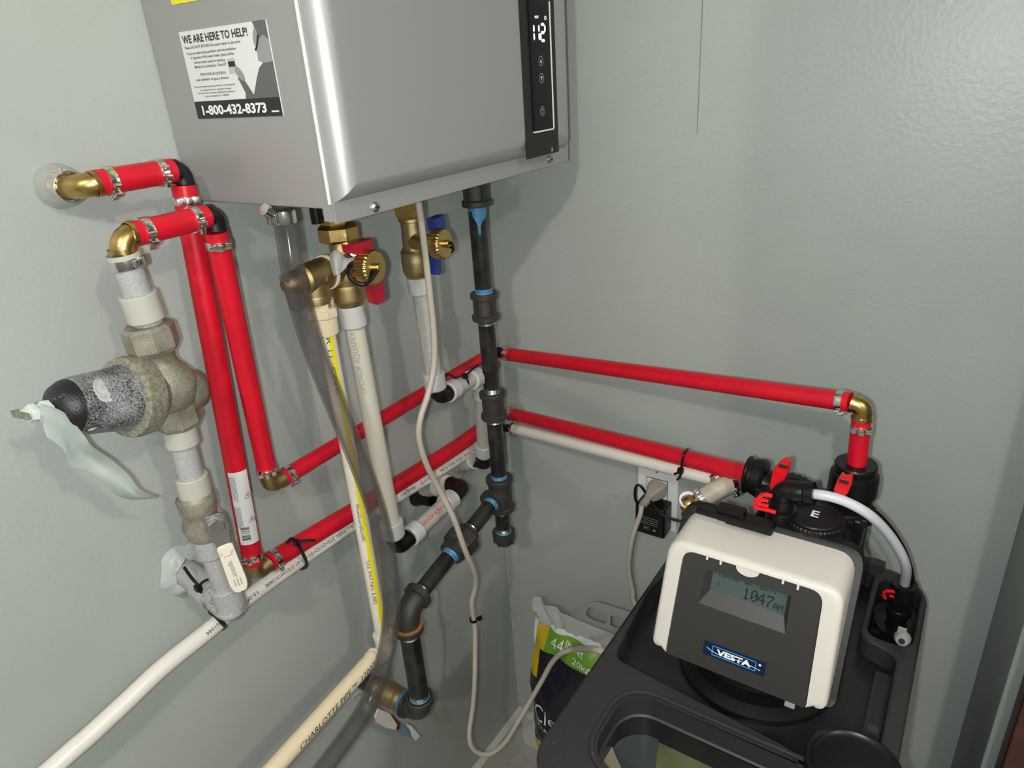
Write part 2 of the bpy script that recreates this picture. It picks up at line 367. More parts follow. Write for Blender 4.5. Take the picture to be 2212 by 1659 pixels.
# touch panel (all on the cover's front plane)
def fy(u, v): p = LX(u, v, XF+.001); return (p.y, p.z)
pa = fy(1138, 343); pb = fy(1207, 329); zp = (pa[1]+pb[1])/2
cp = obj('control_panel', box(NB(), (XF+.0006, (pa[0]+pb[0])/2, (zp+1.75)/2), (.0012, pb[0]-pa[0], 1.75-zp)), 'panel', wh, smooth=False)
ga = fy(1152, 285); gb = fy(1193, 277); gt = fy(1163, 2)[1]; zg = (ga[1]+gb[1])/2
ob = box(NB(), (XF+.0017, (ga[0]+gb[0])/2, (zg+gt)/2), (.002, gb[0]-ga[0], gt-zg), bev=.0006); obj('touch_glass', ob, 'gloss_black', cp)
bm = NB(); xx = XF+.0022
box(bm, (xx, gb[0]+.0008, (zg+gt)/2), (.0022, .0018, gt-zg)); box(bm, (xx, (ga[0]+gb[0])/2, zg-.0006), (.0022, gb[0]-ga[0], .0016)); obj('bezel_edge', bm, 'white_ink', cp, smooth=False)
xg = XF+.00285
def seg7(digits):
    bm = NB()
    for (c, segs, w_, h_) in digits:
        S = {'a': (0, h_*2, 1), 'g': (0, h_, 1), 'd': (0, 0, 1), 'b': (w_/2, h_*1.5, 0), 'c': (w_/2, h_*.5, 0), 'f': (-w_/2, h_*1.5, 0), 'e': (-w_/2, h_*.5, 0), 'v': (0, h_*1.5, 0), 'w': (0, h_*.5, 0)}
        for s in segs:
            px, pz, hor = S[s]; L = w_*.42 if hor else h_*.46; t = .0015
            pts = [(-L, 0), (-L+t, t), (L-t, t), (L, 0), (L-t, -t), (-L+t, -t)]
            poly(bm, [V((xg, c[0]+px+(a if hor else b_), c[1]+pz+(b_ if hor else a))) for a, b_ in pts])
    return bm
dz = fy(1165, 88)[1]; sc = (fy(1165, 53)[1]-dz)/2
D = seg7([((fy(1150.5, 70)[0], dz), 'vw', .009, sc), ((fy(1161.5, 70)[0], dz), 'vw', .009, sc), ((fy(1169.5, 70)[0], dz), 'abged', .0095, sc)])
obj('display_digits', D, 'white_led', cp, smooth=False)
bm = NB()
def ringp(bm, c, R_, t, n=20):
    for k in range(n):
        a, b_ = 2*math.pi*k/n, 2*math.pi*(k+1)/n
        poly(bm, [V((xg, c[0]+rr*math.cos(q), c[1]+rr*math.sin(q))) for rr, q in ((R_, a), (R_, b_), (R_-t, b_), (R_-t, a))])
cu, cdn, cpw = fy(1165.5, 132), fy(1167, 169), fy(1169, 240)
for c in (cu, cdn, cpw): ringp(bm, c, .0052, .0005)
poly(bm, [V((xg, cu[0]+a, cu[1]+b_)) for a, b_ in ((-.0026, -.002), (.0026, -.002), (0, .003))])
poly(bm, [V((xg, cdn[0]+a, cdn[1]-b_)) for a, b_ in ((-.0026, -.002), (0, .003), (.0026, -.002))])
ringp(bm, cpw, .0028, .0005); box(bm, (xg, cpw[0], cpw[1]+.002), (.0002, .0006, .0026))
cfl = fy(1192, 323); poly(bm, [V((XF+.0014, cfl[0]+a, cfl[1]+b_)) for a, b_ in ((-.0016, -.002), (.0016, -.002), (.0016, 0), (0, .004), (-.0016, 0))])
obj('touch_symbols', bm, 'print_lgrey', cp, smooth=False)
bm = NB(); ci = fy(1175, 39); ringp(bm, ci, .0022, .0008); p = fy(1156, 37); flat_text(bm, 'HOT', V((xg, p[0], p[1])), UY, UZ, .0026, lift=.0001, bold=.02); obj('status_icons', bm, 'white_led', cp, smooth=False)
# help sticker on the side face
def sx(u, v): p = RY(u, v, -YS); return (p.x, p.z)
tl, trr, br, bl = sx(387, 68.7), sx(575, 43.4), sx(614, 251), sx(430, 255.8)
SX0 = (tl[0]+bl[0])/2; SX1 = (trr[0]+br[0])/2; SZ1 = (tl[1]+trr[1])/2; SZ0 = (bl[1]+br[1])/2; SW, SH = SX1-SX0, SZ1-SZ0
ysf = YS-.0004
st = obj('help_sticker', box(NB(), ((SX0+SX1)/2, ysf, (SZ0+SZ1)/2), (SW, .0008, SH)), 'paper', wh, smooth=False, label='black and white help line sticker')
def sp(a, b_, lift=.0006): return V((SX0+SW*a, ysf-lift, SZ0+SH*b_))
bandh = .205
def spoly(name, pts, m, lift=.0006): return obj(name, poly(NB(), [sp(a, b_, lift) for a, b_ in pts]), m, st, smooth=False)
spoly('phone_band', [(0, 0), (1, 0), (1, bandh), (0, bandh)], 'ink')
bm = NB(); flat_text(bm, '1-800-432-8373', sp(.46, .10, .0008), UX, UZ, SH*.105, width=SW*.76, bold=.035, lift=0)
poly(bm, [sp(.89, .045, .0008), sp(.97, .045, .0008), sp(.97, .062, .0008), sp(.89, .062, .0008)]); obj('phone_number', bm, 'white_ink', st, smooth=False)
bm = NB(); flat_text(bm, 'WE ARE HERE TO HELP!', sp(.03, .91, .0008), UX, UZ, SH*.085, width=SW*.76, bold=.02, lift=0, align='LEFT')
for k, (tx, cx, zz, ww) in enumerate((('Please DO NOT RETURN this water heater to the store.', .37, .82, .66), ('If you are experiencing problems with the installation', .34, .755, .58), ('or operation of this water heater, please call the', .34, .705, .52), ('toll free number below for assistance.', .30, .65, .38), ('Monday thru Sunday 8 am - 8 pm EST', .30, .60, .38),
        ('POR FAVOR NO DEVUELVA', .31, .51, .31), ('este calentador de agua al almacén.', .29, .455, .40), ('Si usted está experimentando problemas con la instalación', .29, .375, .50), ('o la operación de este calentador de agua,', .30, .335, .38), ('Por favor llame al número debajo para asistencia.', .30, .30, .45), ('Lunes a domingo 8 am - 8 PM EST', .30, .262, .30))):
    flat_text(bm, tx, sp(cx, zz, .0008), UX, UZ, SH*(.03 if k < 7 else .02), width=SW*ww, lift=0, bold=.008)
obj('sticker_print', bm, 'ink', st, smooth=False)
# printed halftone figure with headset at the sticker's right side
spoly('printed_jacket', [(.63, bandh), (.64, .27), (.60, .40), (.585, .44), (.62, .45), (.66, .40), (.73, .245), (.80, .43), (.84, .52), (.90, .58), (1, .60), (1, bandh)], 'print_grey2', .0007)
spoly('printed_hand', [(.605, .44), (.585, .47), (.575, .52), (.580, .580), (.60, .565), (.635, .53), (.66, .47), (.67, .42), (.64, .40)], 'print_grey', .0009)
spoly('printed_head', [(.855, .66), (.85, .60), (.91, .57), (1, .58), (1, .93), (.95, .98), (.88, .96), (.845, .88), (.835, .80), (.85, .74)], 'print_grey', .0009)
spoly('printed_hair', [(.86, 1.0), (.89, .90), (.90, .82), (.95, .86), (1, .80), (1, 1)], 'print_grey2', .0010)
bm = NB(); tb = [sp(a, b_, .0012) for a, b_ in ((.90, .86), (.885, .80), (.865, .74), (.845, .71))]; tube(bm, catmull(tb, 4), .0008, 6); obj('printed_headset', bm, 'ink', st)
spoly('printed_device', [(.505, .49), (.595, .49), (.59, .655), (.51, .655)], 'print_lgrey', .0007); spoly('printed_device_screen', [(.515, .565), (.59, .565), (.59, .622), (.515, .622)], 'ink', .0010)
ya, yb_ = sx(373, 11), sx(452, 0)
obj('yellow_label', box(NB(), (ya[0]+.055, ysf, ya[1]+.040), (.11, .0008, .08)), 'yellow', wh, smooth=False, label='yellow label cut by the top of the picture')
# bottom knock-out ports
bm = NB(); q = LX(683, 466, .10); lathe(bm, (q.x, q.y, zb+.002), -UZ, [(0, .008), (.014, .008), (.014, .0062), (zb-q.z+.01, .0062)], 14); obj('drain_plug', bm, 'black_plastic', wh)

# ------------------------------------------------------------------ plumbing helpers
def clamp(parent, p, ax, rad, ear, w_=.0075, m='chrome'):
    ax = V(ax).normalized(); b = lathe(NB(), p-ax*w_/2, ax, [(0, rad), (0, rad+.0011), (w_*.3, rad+.0014), (w_*.7, rad+.0014), (w_, rad+.0011), (w_, rad)], 22, caps=False)
    e = V(ear); e = (e-ax*e.dot(ax)).normalized(); t = ax.cross(e)
    box(b, p+e*(rad+.003), (.0055, w_, .0050), (t, ax, e), bev=.0014); box(b, p+e*(rad+.0015)+t*.007, (.006, w_*.7, .0024), (t, ax, e), bev=.0008)
    box(b, p+e*(rad*.94+.001)-t*.0075, (.005, w_*.8, .0026), (t, ax, e), bev=.0008)
    return obj('clamp', b, m, parent)
RQ = .0108; RR = .0116; RV = .0117
def straight(name, label, cat, A, B, rad, m, clamps=(), group=None, tubename='tube'):
    A, B = V(A), V(B); ax = (B-A).normalized(); t = thing(name, label, cat, (A+B)/2 if abs(ax.z) < .5 else (A if A.z < B.z else B), group)
    obj(tubename, lathe(NB(), A, ax, [(0, rad*.7), (0, rad), ((B-A).length, rad), ((B-A).length, rad*.7)], 26), m, t)
    for s, ear in clamps:
        p = A+ax*s if s >= 0 else B+ax*s
        clamp(t, p, ax, rad, ear)
    return t
def bowed(name, label, cat, P, rad, m, clamps=(), group=None):      # a run that sags or bows a little
    P = catmull(P, 6); t = thing(name, label, cat, P[len(P)//2], group); obj('tube', tube(NB(), P, rad, 24), m, t)
    for i, ear in clamps: clamp(t, P[i], P[i+1]-P[i-1], rad, ear)
    return t
def elbow(name, label, A, C, B, rad, m, group, bend=None, rim=.0035, rimr=.0012, extra=None):
    A, B, C = V(A), V(B), V(C); bend = bend or rad*1.3
    t = thing(name, label, 'pipe elbow', C, group)
    b = tube(NB(), arc3(A, C, B, bend), rad, 20); 
    obj('bend', b, m, t)
    for P_ in (A, B):
        a = (C-P_).normalized(); obj('rim', lathe(NB(), P_, a, [(0, rad), (0, rad+rimr), (rim, rad+rimr), (rim, rad)], 20, caps=False), m, t)
    return t
GRP_R, GRP_E = 'red water pipes', 'pipe elbows'
CV = lambda p: CAM-V(p)

# ------------------------------------------------------------------ red pipes on the left wall
o1, o2 = .045, .085
a = LX(208, 396, o1); b = LX(372, 369, o1)
straight('red_pipe', 'short red pipe between the wall escutcheon and the upper black elbow, topmost on the left', 'pipe', a, b, .0111, 'red_pex', ((.011, V((.5, -.4, -.6))), (-.013, V((.8, -.5, -.2)))), GRP_R)
a2 = LX(285, 507, o2); b2 = LX(446, 468, o2)
straight('red_pipe', 'short red pipe from the brass elbow on the dusty regulator to the lower black elbow', 'pipe', a2, b2, .0107, 'red_pex', ((.012, V((.6, -.4, -.5))), (-.013, V((.8, -.5, -.2)))), GRP_R)
v1t, v1b = LX(397, 400, o1), LX(547, 1216, o1)
t = straight('red_pipe', 'tall red pipe wearing a white barcode sticker, dropping to the lowest brass elbow', 'pipe', v1t, v1b, RV, 'red_pex', ((.014, V((.8, -.4, 0))), (-.011, V((.7, -.7, 0)))), GRP_R)
# sticker wrapped on the pipe
L1 = (v1b-v1t).length
sa, sb = (LX(507, 1012, o1)-v1t).length, (LX(536, 1166, o1)-v1t).length
src = flat2([(0, -.0115), (sb-sa, -.0115), (sb-sa, .0110), (0, .0110)])
lab = obj('barcode_sticker', wrap(src, v1t, v1b, RV, sa, .12, .0004), 'paper', t, label='white barcode and warning sticker')
bm = NB(); LL = sb-sa
for k in range(20):
    w_ = random.choice((.0006, .0006, .001, .0014)); x_ = .0008+k*.0009
    if random.random() < .8: add(bm, wrap(flat2([(LL-.024+x_, .001), (LL-.024+x_+w_*.6, .001), (LL-.024+x_+w_*.6, -.008), (LL-.024+x_, -.008)]), v1t, v1b, RV, sa, .12, .0007))
for k in range(6):
    for x0_, x1_ in ((.006, .045), (.052, .088)):
        yy = -.011+k*.0013
        add(bm, wrap(flat2([(x0_*LL/.112, yy), ((x1_-random.random()*.012)*LL/.112, yy), ((x1_-.002)*LL/.112, yy-.00035), (x0_*LL/.112, yy-.00035)]), v1t, v1b, RV, sa, .12, .0007))
for x_ in (.033, .07):
    for P_ in ([(0, 0), (.008, .004), (.0072, .0042), (.0, .0006)], [(0, 0), (.008, -.004), (.0072, -.0042), (0, -.0006)], [(.0076, .004), (.0082, .004), (.0082, -.004), (.0076, -.004)], [(.003, .0004), (.006, .0006), (.006, -.0006), (.003, -.0004)]):
        add(bm, wrap(flat2([((x_+p[0])*LL/.112, .006+p[1]) for p in P_]), v1t, v1b, RV, sa, .12, .0007))
obj('sticker_print', bm, 'ink', lab, smooth=False)
v2t, v2b = LX(466, 500, o2), LX(578, 1022, .05)
straight('red_pipe', 'shorter tall red pipe right of the barcode one, dropping to the middle brass elbow', 'pipe', v2t, v2b, .0108, 'red_pex', ((.012, V((.8, -.4, 0))), (-.006, V((.8, -.6, 0)))), GRP_R)
h1a, h1b = LX(580, 1216, .045), LX(1046, 921, .045); h1b = h1b+(h1b-h1a).normalized()*.03
bowed('red_pipe', 'lower red pipe along the left wall, tied above the printed white pipe', 'pipe', [h1a, LX(689, 1149, .045), LX(790, 1089, .045), LX(878, 1034, .045), LX(973, 974, .045), h1b], .0119, 'red_pex', ((1, V((.6, -.4, -.6))),), GRP_R)
h2a, h2b = LX(610, 1033, .05), LX(1042, 775, .045); h2b = h2b+(h2b-h2a).normalized()*.02
straight('red_pipe', 'upper red pipe along the left wall, behind the hose and the clear pipes', 'pipe', h2a, h2b, .0100, 'red_pex', ((.009, V((.7, -.5, -.5))),), GRP_R)
# elbows at left
w0 = LX(122, 402, 0)
c = V((o1, a.y-.03, a.z)); c = LX(170, 402, o1)
e = elbow('brass_elbow', 'brass elbow leaving the clear wall escutcheon, top left', V((.004, w0.y, w0.z)), V((o1, w0.y, w0.z)), a, .0102, 'brass', GRP_E, bend=.02)
es_ = thing('escutcheon', 'clear plastic escutcheon ring around the brass elbow on the wall', 'escutcheon', (0, w0.y, w0.z))
obj('cup', lathe(NB(), (0.0005, w0.y, w0.z), UX, [(0, .0190), (.003, .0195), (.014, .0175), (.024, .0150), (.026, .0135), (.023, .0125), (.012, .0155), (.002, .0170)], 26, caps=False), 'clear2', es_)
clamp(es_, V((.017, w0.y, w0.z)), UX, .0104, V((0, 0, 1)), .006)
def black_elbow(label, A, C, B, rad=.0094, m='black_poly', bend=.012): return elbow('black_elbow', label, A, C, B, rad, m, GRP_E, bend=bend, rim=.004, rimr=.001)
black_elbow('black plastic elbow turning the topmost short red pipe downward', b, LX(396, 368, o1), v1t)
black_elbow('black plastic elbow above the shorter tall red pipe', b2, LX(465, 464, o2), v2t)
prv = lambda u, v: LX(u, v, .085)
elbow('brass_elbow', 'brass elbow standing on top of the dusty pressure regulator', prv(266, 545), prv(257, 512), a2, .0106, 'brass', GRP_E, bend=.016)
elbow('brass_elbow', 'middle brass elbow under the shorter tall red pipe', v2b, LX(583, 1049, .05), h2a, .0096, 'brass_cast', GRP_E, bend=.010)
elbow('brass_elbow', 'lowest brass elbow under the pipe with the barcode sticker', v1b, LX(552, 1240, .045), h1a, .0100, 'brass_cast', GRP_E, bend=.010)

# white drain pipe along the left wall
wa, wb = LX(40, 1703, .035), LX(1056, 952, .035)
we = wa+(wa-wb).normalized()*.75
WR = .0095
WP = [(113, 1659), (192, 1590), (272, 1516), (353, 1440), (450, 1362), (535, 1291), (656, 1204), (755, 1137), (855, 1074), (940, 1022), (1025, 968), (1056, 950)]
W3 = [LX(*q, .035) for q in WP]; wb = W3[-1]; wdir = (W3[0]-W3[2]).normalized(); wa = W3[-2]
t = bowed('white_pipe', 'long white printed pipe running down to the left along the wall', 'pipe', [W3[0]+wdir*.8, W3[0]+wdir*.2]+W3, WR, 'white_pex', (), 'white drain pipes')
def wat(px):
    for (a_, p), (b_, q) in zip(zip(WP, W3), zip(WP[1:], W3[1:])):
        if a_[0] <= px <= b_[0]: break
    C3 = catmull(W3, 8); return min(C3, key=lambda c: abs(1106+F*((c-CAM).dot(RT[0]))/((c-CAM).dot(RT[2]))-px))
for tx, a_, b_ in (('001044', 474, 437), ('24', 512, 494), ('15:09', 549, 522), ('10403C0888', 605, 557), ('NSF-61-372', 654, 612), ('FS<25/SD<50', 703, 658), ("'s ULc S102.2", 762, 708), ('100psi@180°F', 893, 856), ("'s|@73°F", 925, 899), ('B 137.5 PEX 5106', 996, 936), ('F2158/F2098 CSA', 1040, 1000)):
    pA_, pB_ = wat(a_), wat(b_); pipe_text('pipe_print', tx, pA_, pB_, WR, .0042, 0, 'ink', t, th0=.22, width=(pB_-pA_).length*.96, lift=.0007)

# ------------------------------------------------------------------ dusty pressure regulator column
def seglen(A, B): return (B-A).length
def pexpiece(name, label, A, B, rad, m, rings, grp, ring_m='pex_ring'):
    t = thing(name, label, 'pipe', A if A.z < B.z else B, grp); ax = (B-A).normalized(); L = (B-A).length
    obj('tube', lathe(NB(), A, ax, [(0, rad*.7), (0, rad), (L, rad), (L, rad*.7)], 24), m, t)
    for s, l in rings:
        q = A+ax*(s if s >= 0 else L+s); obj('expansion_ring', lathe(NB(), q, ax, [(0, rad), (0, rad+.0028), (.001, rad+.0036), (l-.002, rad+.0036), (l, rad+.002), (l, rad)], 24, caps=False), ring_m, t)
    return t
GP = 'clear pex pipes'
A, B = prv(266, 552), prv(322, 702)
t = pexpiece('clear_pipe', 'dusty clear pipe hanging below the top brass elbow, above the regulator', A, B, .0122, 'pex_dust', ((-.030, .026),), GP)
ax = (B-A).normalized(); clamp(t, A+ax*.006, ax, .0128, V((.9, .5, 0)), .009)
obj('lip', lathe(NB(), A-ax*.002, ax, [(0, .0125), (0, .0140), (.004, .0140), (.004, .012)], 22, caps=False), 'pex_ring', t)
rg = thing('pressure_regulator', 'dusty bronze water pressure regulator with black bell and hanging tag', 'pressure regulator', prv(396, 915))
N0, N1 = prv(316, 700), prv(327, 742); ax = (prv(388, 915)-N0).normalized(); Lr = (prv(390, 918)-N0).length
def hexnut(p, ax, l, rad, seg=8, x=None): return lathe(NB(), p, ax, [(0, rad*.86), (l*.12, rad), (l*.82, rad), (l, rad*.88)], seg, x=x)
obj('union_nut', hexnut(N0, ax, .026, .0225), 'brass_dust', rg, ang=20)
obj('valve_body', lathe(NB(), N0+ax*.022, ax, [(0, .018), (.006, .016), (.012, .015), (.018, .0165), (.026, .0225), (.036, .0262), (.046, .0262), (.056, .0225), (.064, .0165), (.072, .0150), (.082, .0165), (Lr-.044, .0185)], 26), 'brass_dust', rg)
obj('union_nut', hexnut(N0+ax*(Lr-.024), ax, .024, .0215), 'brass_dust', rg, ang=20)
bm = sphere(NB(), N0+ax*.072+V((-.0, .014, .0)), .022); obj('body_bulge', bm, 'brass_dust', rg)
B0 = N0+ax*.066; B1 = LX(122, 884, .100); bx = (B1-B0).normalized(); Lb = (B1-B0).length
obj('bell_neck', lathe(NB(), B0, bx, [(0, .019), (.012, .0215), (.024, .026), (.03, .0335)], 24), 'brass_dust', rg)
obj('bell_flange', lathe(NB(), B0+bx*.027, bx, [(0, .033), (.001, .0345), (.013, .036), (.018, .0352), (.020, .030)], 28), 'brass_dark', rg)
bl_ = obj('bell', lathe(NB(), B0+bx*.045, bx, [(0, .0305), (.003, .0285), (.022, .0262), (Lb-.062, .0245), (Lb-.055, .0235)], 28), 'black_dust', rg)
obj('bell_end', lathe(NB(), B0+bx*(Lb-.017), bx, [(0, .0243), (.010, .0225), (.017, .0185), (.021, .012), (.022, 0)], 28), 'black_dust2', rg)
src = flat2(rpoly([(-.009, -.010), (.004, -.013), (.012, -.004), (.010, .008), (.001, .011), (-.007, .004)], .005)); obj('smudge', wrap(src, B0+bx*.045, B1, .0248, Lb-.074, -.35, .0007), 'smudge', rg)
obj('smudge', wrap(flat2(rrect(-.005, -.002, .004, .002, .0018)), B0+bx*.045, B1, .0236, Lb-.062, 1.0, .0010), 'paper', rg)
S0 = B0+bx*(Lb+.002); S1 = LX(88, 908, .103)
b = cyl(NB(), S0-bx*.006, S0+bx*.024, .0042, 14); b = add(b, hexnut(S0+bx*.003, bx, .008, .0085, 6)); b = add(b, hexnut(S0+bx*.014, bx, .006, .0075, 6)); obj('adjusting_screw', b, 'tag', rg)
bm = box(NB(), S0+bx*.025, (.004, .018, .006), (bx, bx.cross(UZ).normalized(), UZ), bev=.001); obj('screw_slot', bm, 'brass_dark', rg)
# hanging tag: curved strip
up_ = catmull([LX(85, 871, .112), LX(136, 890, .113), LX(177, 937, .116), LX(196, 963, .119), LX(237, 991, .121), LX(278, 1026, .120), LX(304, 1058, .117), LX(341, 1073, .110)], 6)
dn_ = catmull([LX(98, 942, .112), LX(133, 969, .112), LX(150, 1006, .108), LX(188, 1016, .107), LX(226, 1046, .107), LX(256, 1072, .106), LX(290, 1081, .106), LX(337, 1077, .108)], 6)
bm = NB(); g = []
for i, (p, q) in enumerate(zip(up_, dn_)):
    row = []
    for j in range(7):
        s = j/6; x_ = p.lerp(q, s); x_ = x_+V((.0045*math.sin(s*math.pi)*math.sin(i*.22+.5)+.0025*math.sin(s*7+i*.1), 0, 0)); row.append(bm.verts.new(x_))
    g.append(row)
for i in range(len(g)-1):
    for j in range(6): bm.faces.new((g[i][j], g[i+1][j], g[i+1][j+1], g[i][j+1]))
ex = bmesh.ops.solidify(bm, geom=bm.faces[:], thickness=.0008); tg = obj('hanging_tag', bm, 'tag', rg, label='cloudy white plastic tag', ang=60)
for k, (i, s) in enumerate(((18, .35), (26, .4), (33, .45))):
    p = up_[i].lerp(dn_[i], s)
# lower clear pipe, ball valve, stub
A, B = prv(381, 905), prv(424, 1076)
pexpiece('clear_pipe', 'dusty clear pipe between the regulator and the white lever ball valve', A, B, .0120, 'pex_dust', ((.006, .022), (-.026, .024)), GP)
bv = thing('ball_valve', 'dusty brass ball valve with long white lever, low on the left', 'ball valve', prv(446, 1155))
A, B = prv(419, 1066), prv(450, 1166); ax = (B-A).normalized(); L = (B-A).length
obj('valve_body', lathe(NB(), A, ax, [(0, .0155), (.004, .0185), (.016, .0185), (.02, .0165), (.026, .0175), (.036, .0205), (.048, .0175), (L-.012, .0165), (L, .015)], 26), 'brass_dust', bv)
pv = LX(467, 1131, .113); ex_ = (V((1, -.55, .1))).normalized()
obj('stem_nut', add(cyl(NB(), pv-ex_*.022, pv+ex_*.006, .0075, 16), hexnut(pv+ex_*.003, ex_, .006, .0085, 6)), 'zinc', bv)
le = LX(520, 1270, .118); ld = (le-pv).normalized(); lw = ex_.cross(ld).normalized(); lw = lw if lw.y > 0 else -lw; ln = ld.cross(lw); ln = ln if ln.x > 0 else -ln
def lev(pts, h, lift, bev=.0008):
    return prism(NB(), pts, pv+ln*lift, ld, ln.cross(ld), h, bev)
LLv = (le-pv).length
obj('lever_plate', lev(rpoly([(-.011, -.0095), (-.011, .0095), (.006, .0100), (.022, .0072), (.038, .0070), (.038, -.0070), (.022, -.0075), (.006, -.0105)], .004), .0028, 0), 'zinc', bv)
gr = obj('lever_grip', lev(rpoly([(.024, -.0078), (.024, .0078), (.040, .0080), (LLv-.008, .0088), (LLv+.002, .0060), (LLv+.002, -.0060), (LLv-.008, -.0088), (.040, -.0080)], .004), .0058, -.0012, .0018), 'cpvc2', bv, label='off white vinyl grip')
uyv = ln.cross(ld); q = pv+ln*.0049
bm = NB(); flat_text(bm, 'uponor', q+ld*(LLv*.66)+uyv*.0005, ld, uyv, .0050, width=.020, lift=0, bold=.02)
flat_text(bm, 'ON', q+ld*(LLv*.405)+uyv*.0055, ld, uyv, .0017, lift=0); flat_text(bm, 'OFF', q+ld*(LLv*.405)-uyv*.0055, ld, uyv, .002, lift=0)
box(bm, q+ld*(LLv*.45), (.0006, .008, .0001), (ld, uyv, ln)); box(bm, q+ld*(LLv*.43)+uyv*.0038, (.005, .0006, .0001), (ld, uyv, ln))
for k in range(3): box(bm, q+ld*(LLv*.86)+uyv*(.003-.003*k), (.009, .0009, .0001), (ld, uyv, ln))
obj('lever_print', bm, 'print_grey', gr, smooth=False)
A, B = prv(446, 1155), prv(500, 1308)
t = pexpiece('clear_pipe', 'lowest dusty clear pipe behind the white lever', A, B, .0120, 'pex_dust', ((0, .024), (-.028, .027)), GP, 'pex_dust')
st0 = LX(398, 1232, 0)
t = elbow('wall_elbow', 'dusty grey elbow below the white lever, entering the wall stub', B, LX(505, 1320, .085), LX(462, 1283, .055), .0155, 'elbow_dust', GRP_E, bend=.014)
t = thing('wall_stub', 'dusty pipe stub with a white sealant ring, tied under the white lever', 'pipe', st0+V((.02, 0, 0)), 'wall stubs')
obj('tube', tube(NB(), [st0, LX(430, 1255, .028), LX(466, 1288, .058)], .0150, 20), 'pex_dust', t)
obj('expansion_ring', tube(NB(), [LX(437, 1262, .034), LX(464, 1286, .057)], .0178, 20), 'pex_dust', t)
def blob(c, n, R_, amp, hgt, m, parent, name='sealant'):
    x, y = perp(n); b = NB(); rings = []
    for s, h in ((1, 0), (.85, .5), (.6, 1), (.45, .8)):
        rings.append([b.verts.new(c+n*(h*hgt*random.uniform(.6, 1.2))+(x*math.cos(2*math.pi*k/20)+y*math.sin(2*math.pi*k/20))*R_*s*(1+random.uniform(-amp, amp))) for k in range(20)])
    for A_, B_ in zip(rings, rings[1:]):
        for k in range(20): b.faces.new((A_[k], A_[(k+1) % 20], B_[(k+1) % 20], B_[k]))
    return obj(name, b, m, parent, ang=80)
blob(st0+V((.0005, 0, 0)), UX, .032, .16, .010, 'caulk', t)

# ------------------------------------------------------------------ isolation valves, relief valve
def drain_cap(parent, p, n, rad=.0185, l=.016):
    x, y = perp(n); b = NB(); rings = []; N = 108
    for tt, rr in ((0, .92), (.0015, 1), (l-.002, 1), (l, .93)):
        rings.append([b.verts.new(p+n*tt+(x*math.cos(2*math.pi*k/N)+y*math.sin(2*math.pi*k/N))*rad*rr*(1 if k % 4 < 2 else .965)) for k in range(N)])
    for A_, B_ in zip(rings, rings[1:]):
        for k in range(N): b.faces.new((A_[k], A_[(k+1) % N], B_[(k+1) % N], B_[k]))
    b.faces.new(rings[0][::-1]); b.faces.new(rings[-1])
    c_ = obj('drain_cap', b, 'brass', parent, ang=25)
    obj('cap_knob', lathe(NB(), p+n*l, n, [(0, .0045), (.005, .0045), (.006, .0035), (.006, 0)], 16), 'brass', c_)
    return c_
hx = .11; hpx = lambda u, v: LX(u, v, hx)
hv = thing('isolation_valve', 'brass isolation valve with red lever, hot side under the heater', 'valve', hpx(762, 655), 'brass isolation valves')
top = hpx(716, 455); A = hpx(757, 657); ax = V((0, 0, -1)); ctr = V((hx, (hpx(757, 657).y+hpx(730, 500).y)/2, 0))
cz = lambda v: hpx(735+(v-500)*.15, v).z
bm = lathe(NB(), (hx, ctr.y-.003, zb+.004), ax, [(0, .011), (zb+.004-cz(490), .011)], 18); obj('heater_nipple', bm, 'brass', hv)
obj('adapter_nut', hexnut(V((hx, ctr.y-.003, cz(462))), ax, cz(462)-cz(484), .0155, 6), 'brass', hv, ang=20)
obj('union_nut', hexnut(V((hx, ctr.y, cz(484))), ax, cz(484)-cz(519), .0225, 8), 'brass', hv, ang=20)
z0 = cz(516); zz_ = lambda v: z0-cz(v)
obj('valve_body', lathe(NB(), (hx, ctr.y, z0), ax, [(0, .0125), (zz_(545), .0125), (zz_(556), .0165), (zz_(575), .0195), (zz_(598), .0190), (zz_(606), .0175), (zz_(610), .0200), (zz_(618), .0205), (zz_(620), .0200), (zz_(636), .0205), (zz_(644), .0200), (zz_(648), .0165), (zz_(657), .0150)], 28), 'brass_cast', hv)
pc = LX(778, 576, .140); pn = (V((1, .12, .04))).normalized()
obj('drain_port', lathe(NB(), V((hx, ctr.y, pc.z)), pc-V((hx, ctr.y, pc.z)), [(0, .0150), (.02, .0125), (.03, .0112), ((pc-V((hx, ctr.y, pc.z))).length, .0112)], 22), 'brass_cast', hv)
pcx = LX(785, 577, .150)
drain_cap(hv, pcx, pn)
# retaining strap
q = pcx+pn*.017
strap = [q+pn*.003, LX(801, 603, .168), LX(783, 615, .166), LX(762, 606, .158), LX(752, 588, .152), LX(757, 572, .146), LX(772, 566, .142)]
obj('cap_strap', tube(NB(), catmull(strap, 6), .0025, 8), 'black_plastic', hv)
def lever_block(parent, pts, offs, m, th=.010, name='lever'):
    P3 = [LX(u, v, offs) for u, v in pts]; o = P3[0]; b = NB()
    prism(b, [((p-o).dot(UY), (p-o).dot(UZ)) for p in P3], o, UY, UZ, th, .0014); return obj(name, b, m, parent, ang=30)
lever_block(hv, [(737, 527), (783, 514), (790, 545), (765, 549), (752, 549), (741, 545)], .142, 'red_vinyl', .014)
lever_block(hv, [(786, 598), (815, 598), (821, 645), (805, 657), (795, 653)], .146, 'red_vinyl', .009)
obj('lever_stem', cyl(NB(), LX(764, 545, .125), LX(764, 545, .150), .004, 12), 'zinc', hv)
obj('lever_link', box(NB(), (LX(775, 575, .148)), (.004, .010, .045), bev=.001), 'zinc', hv)
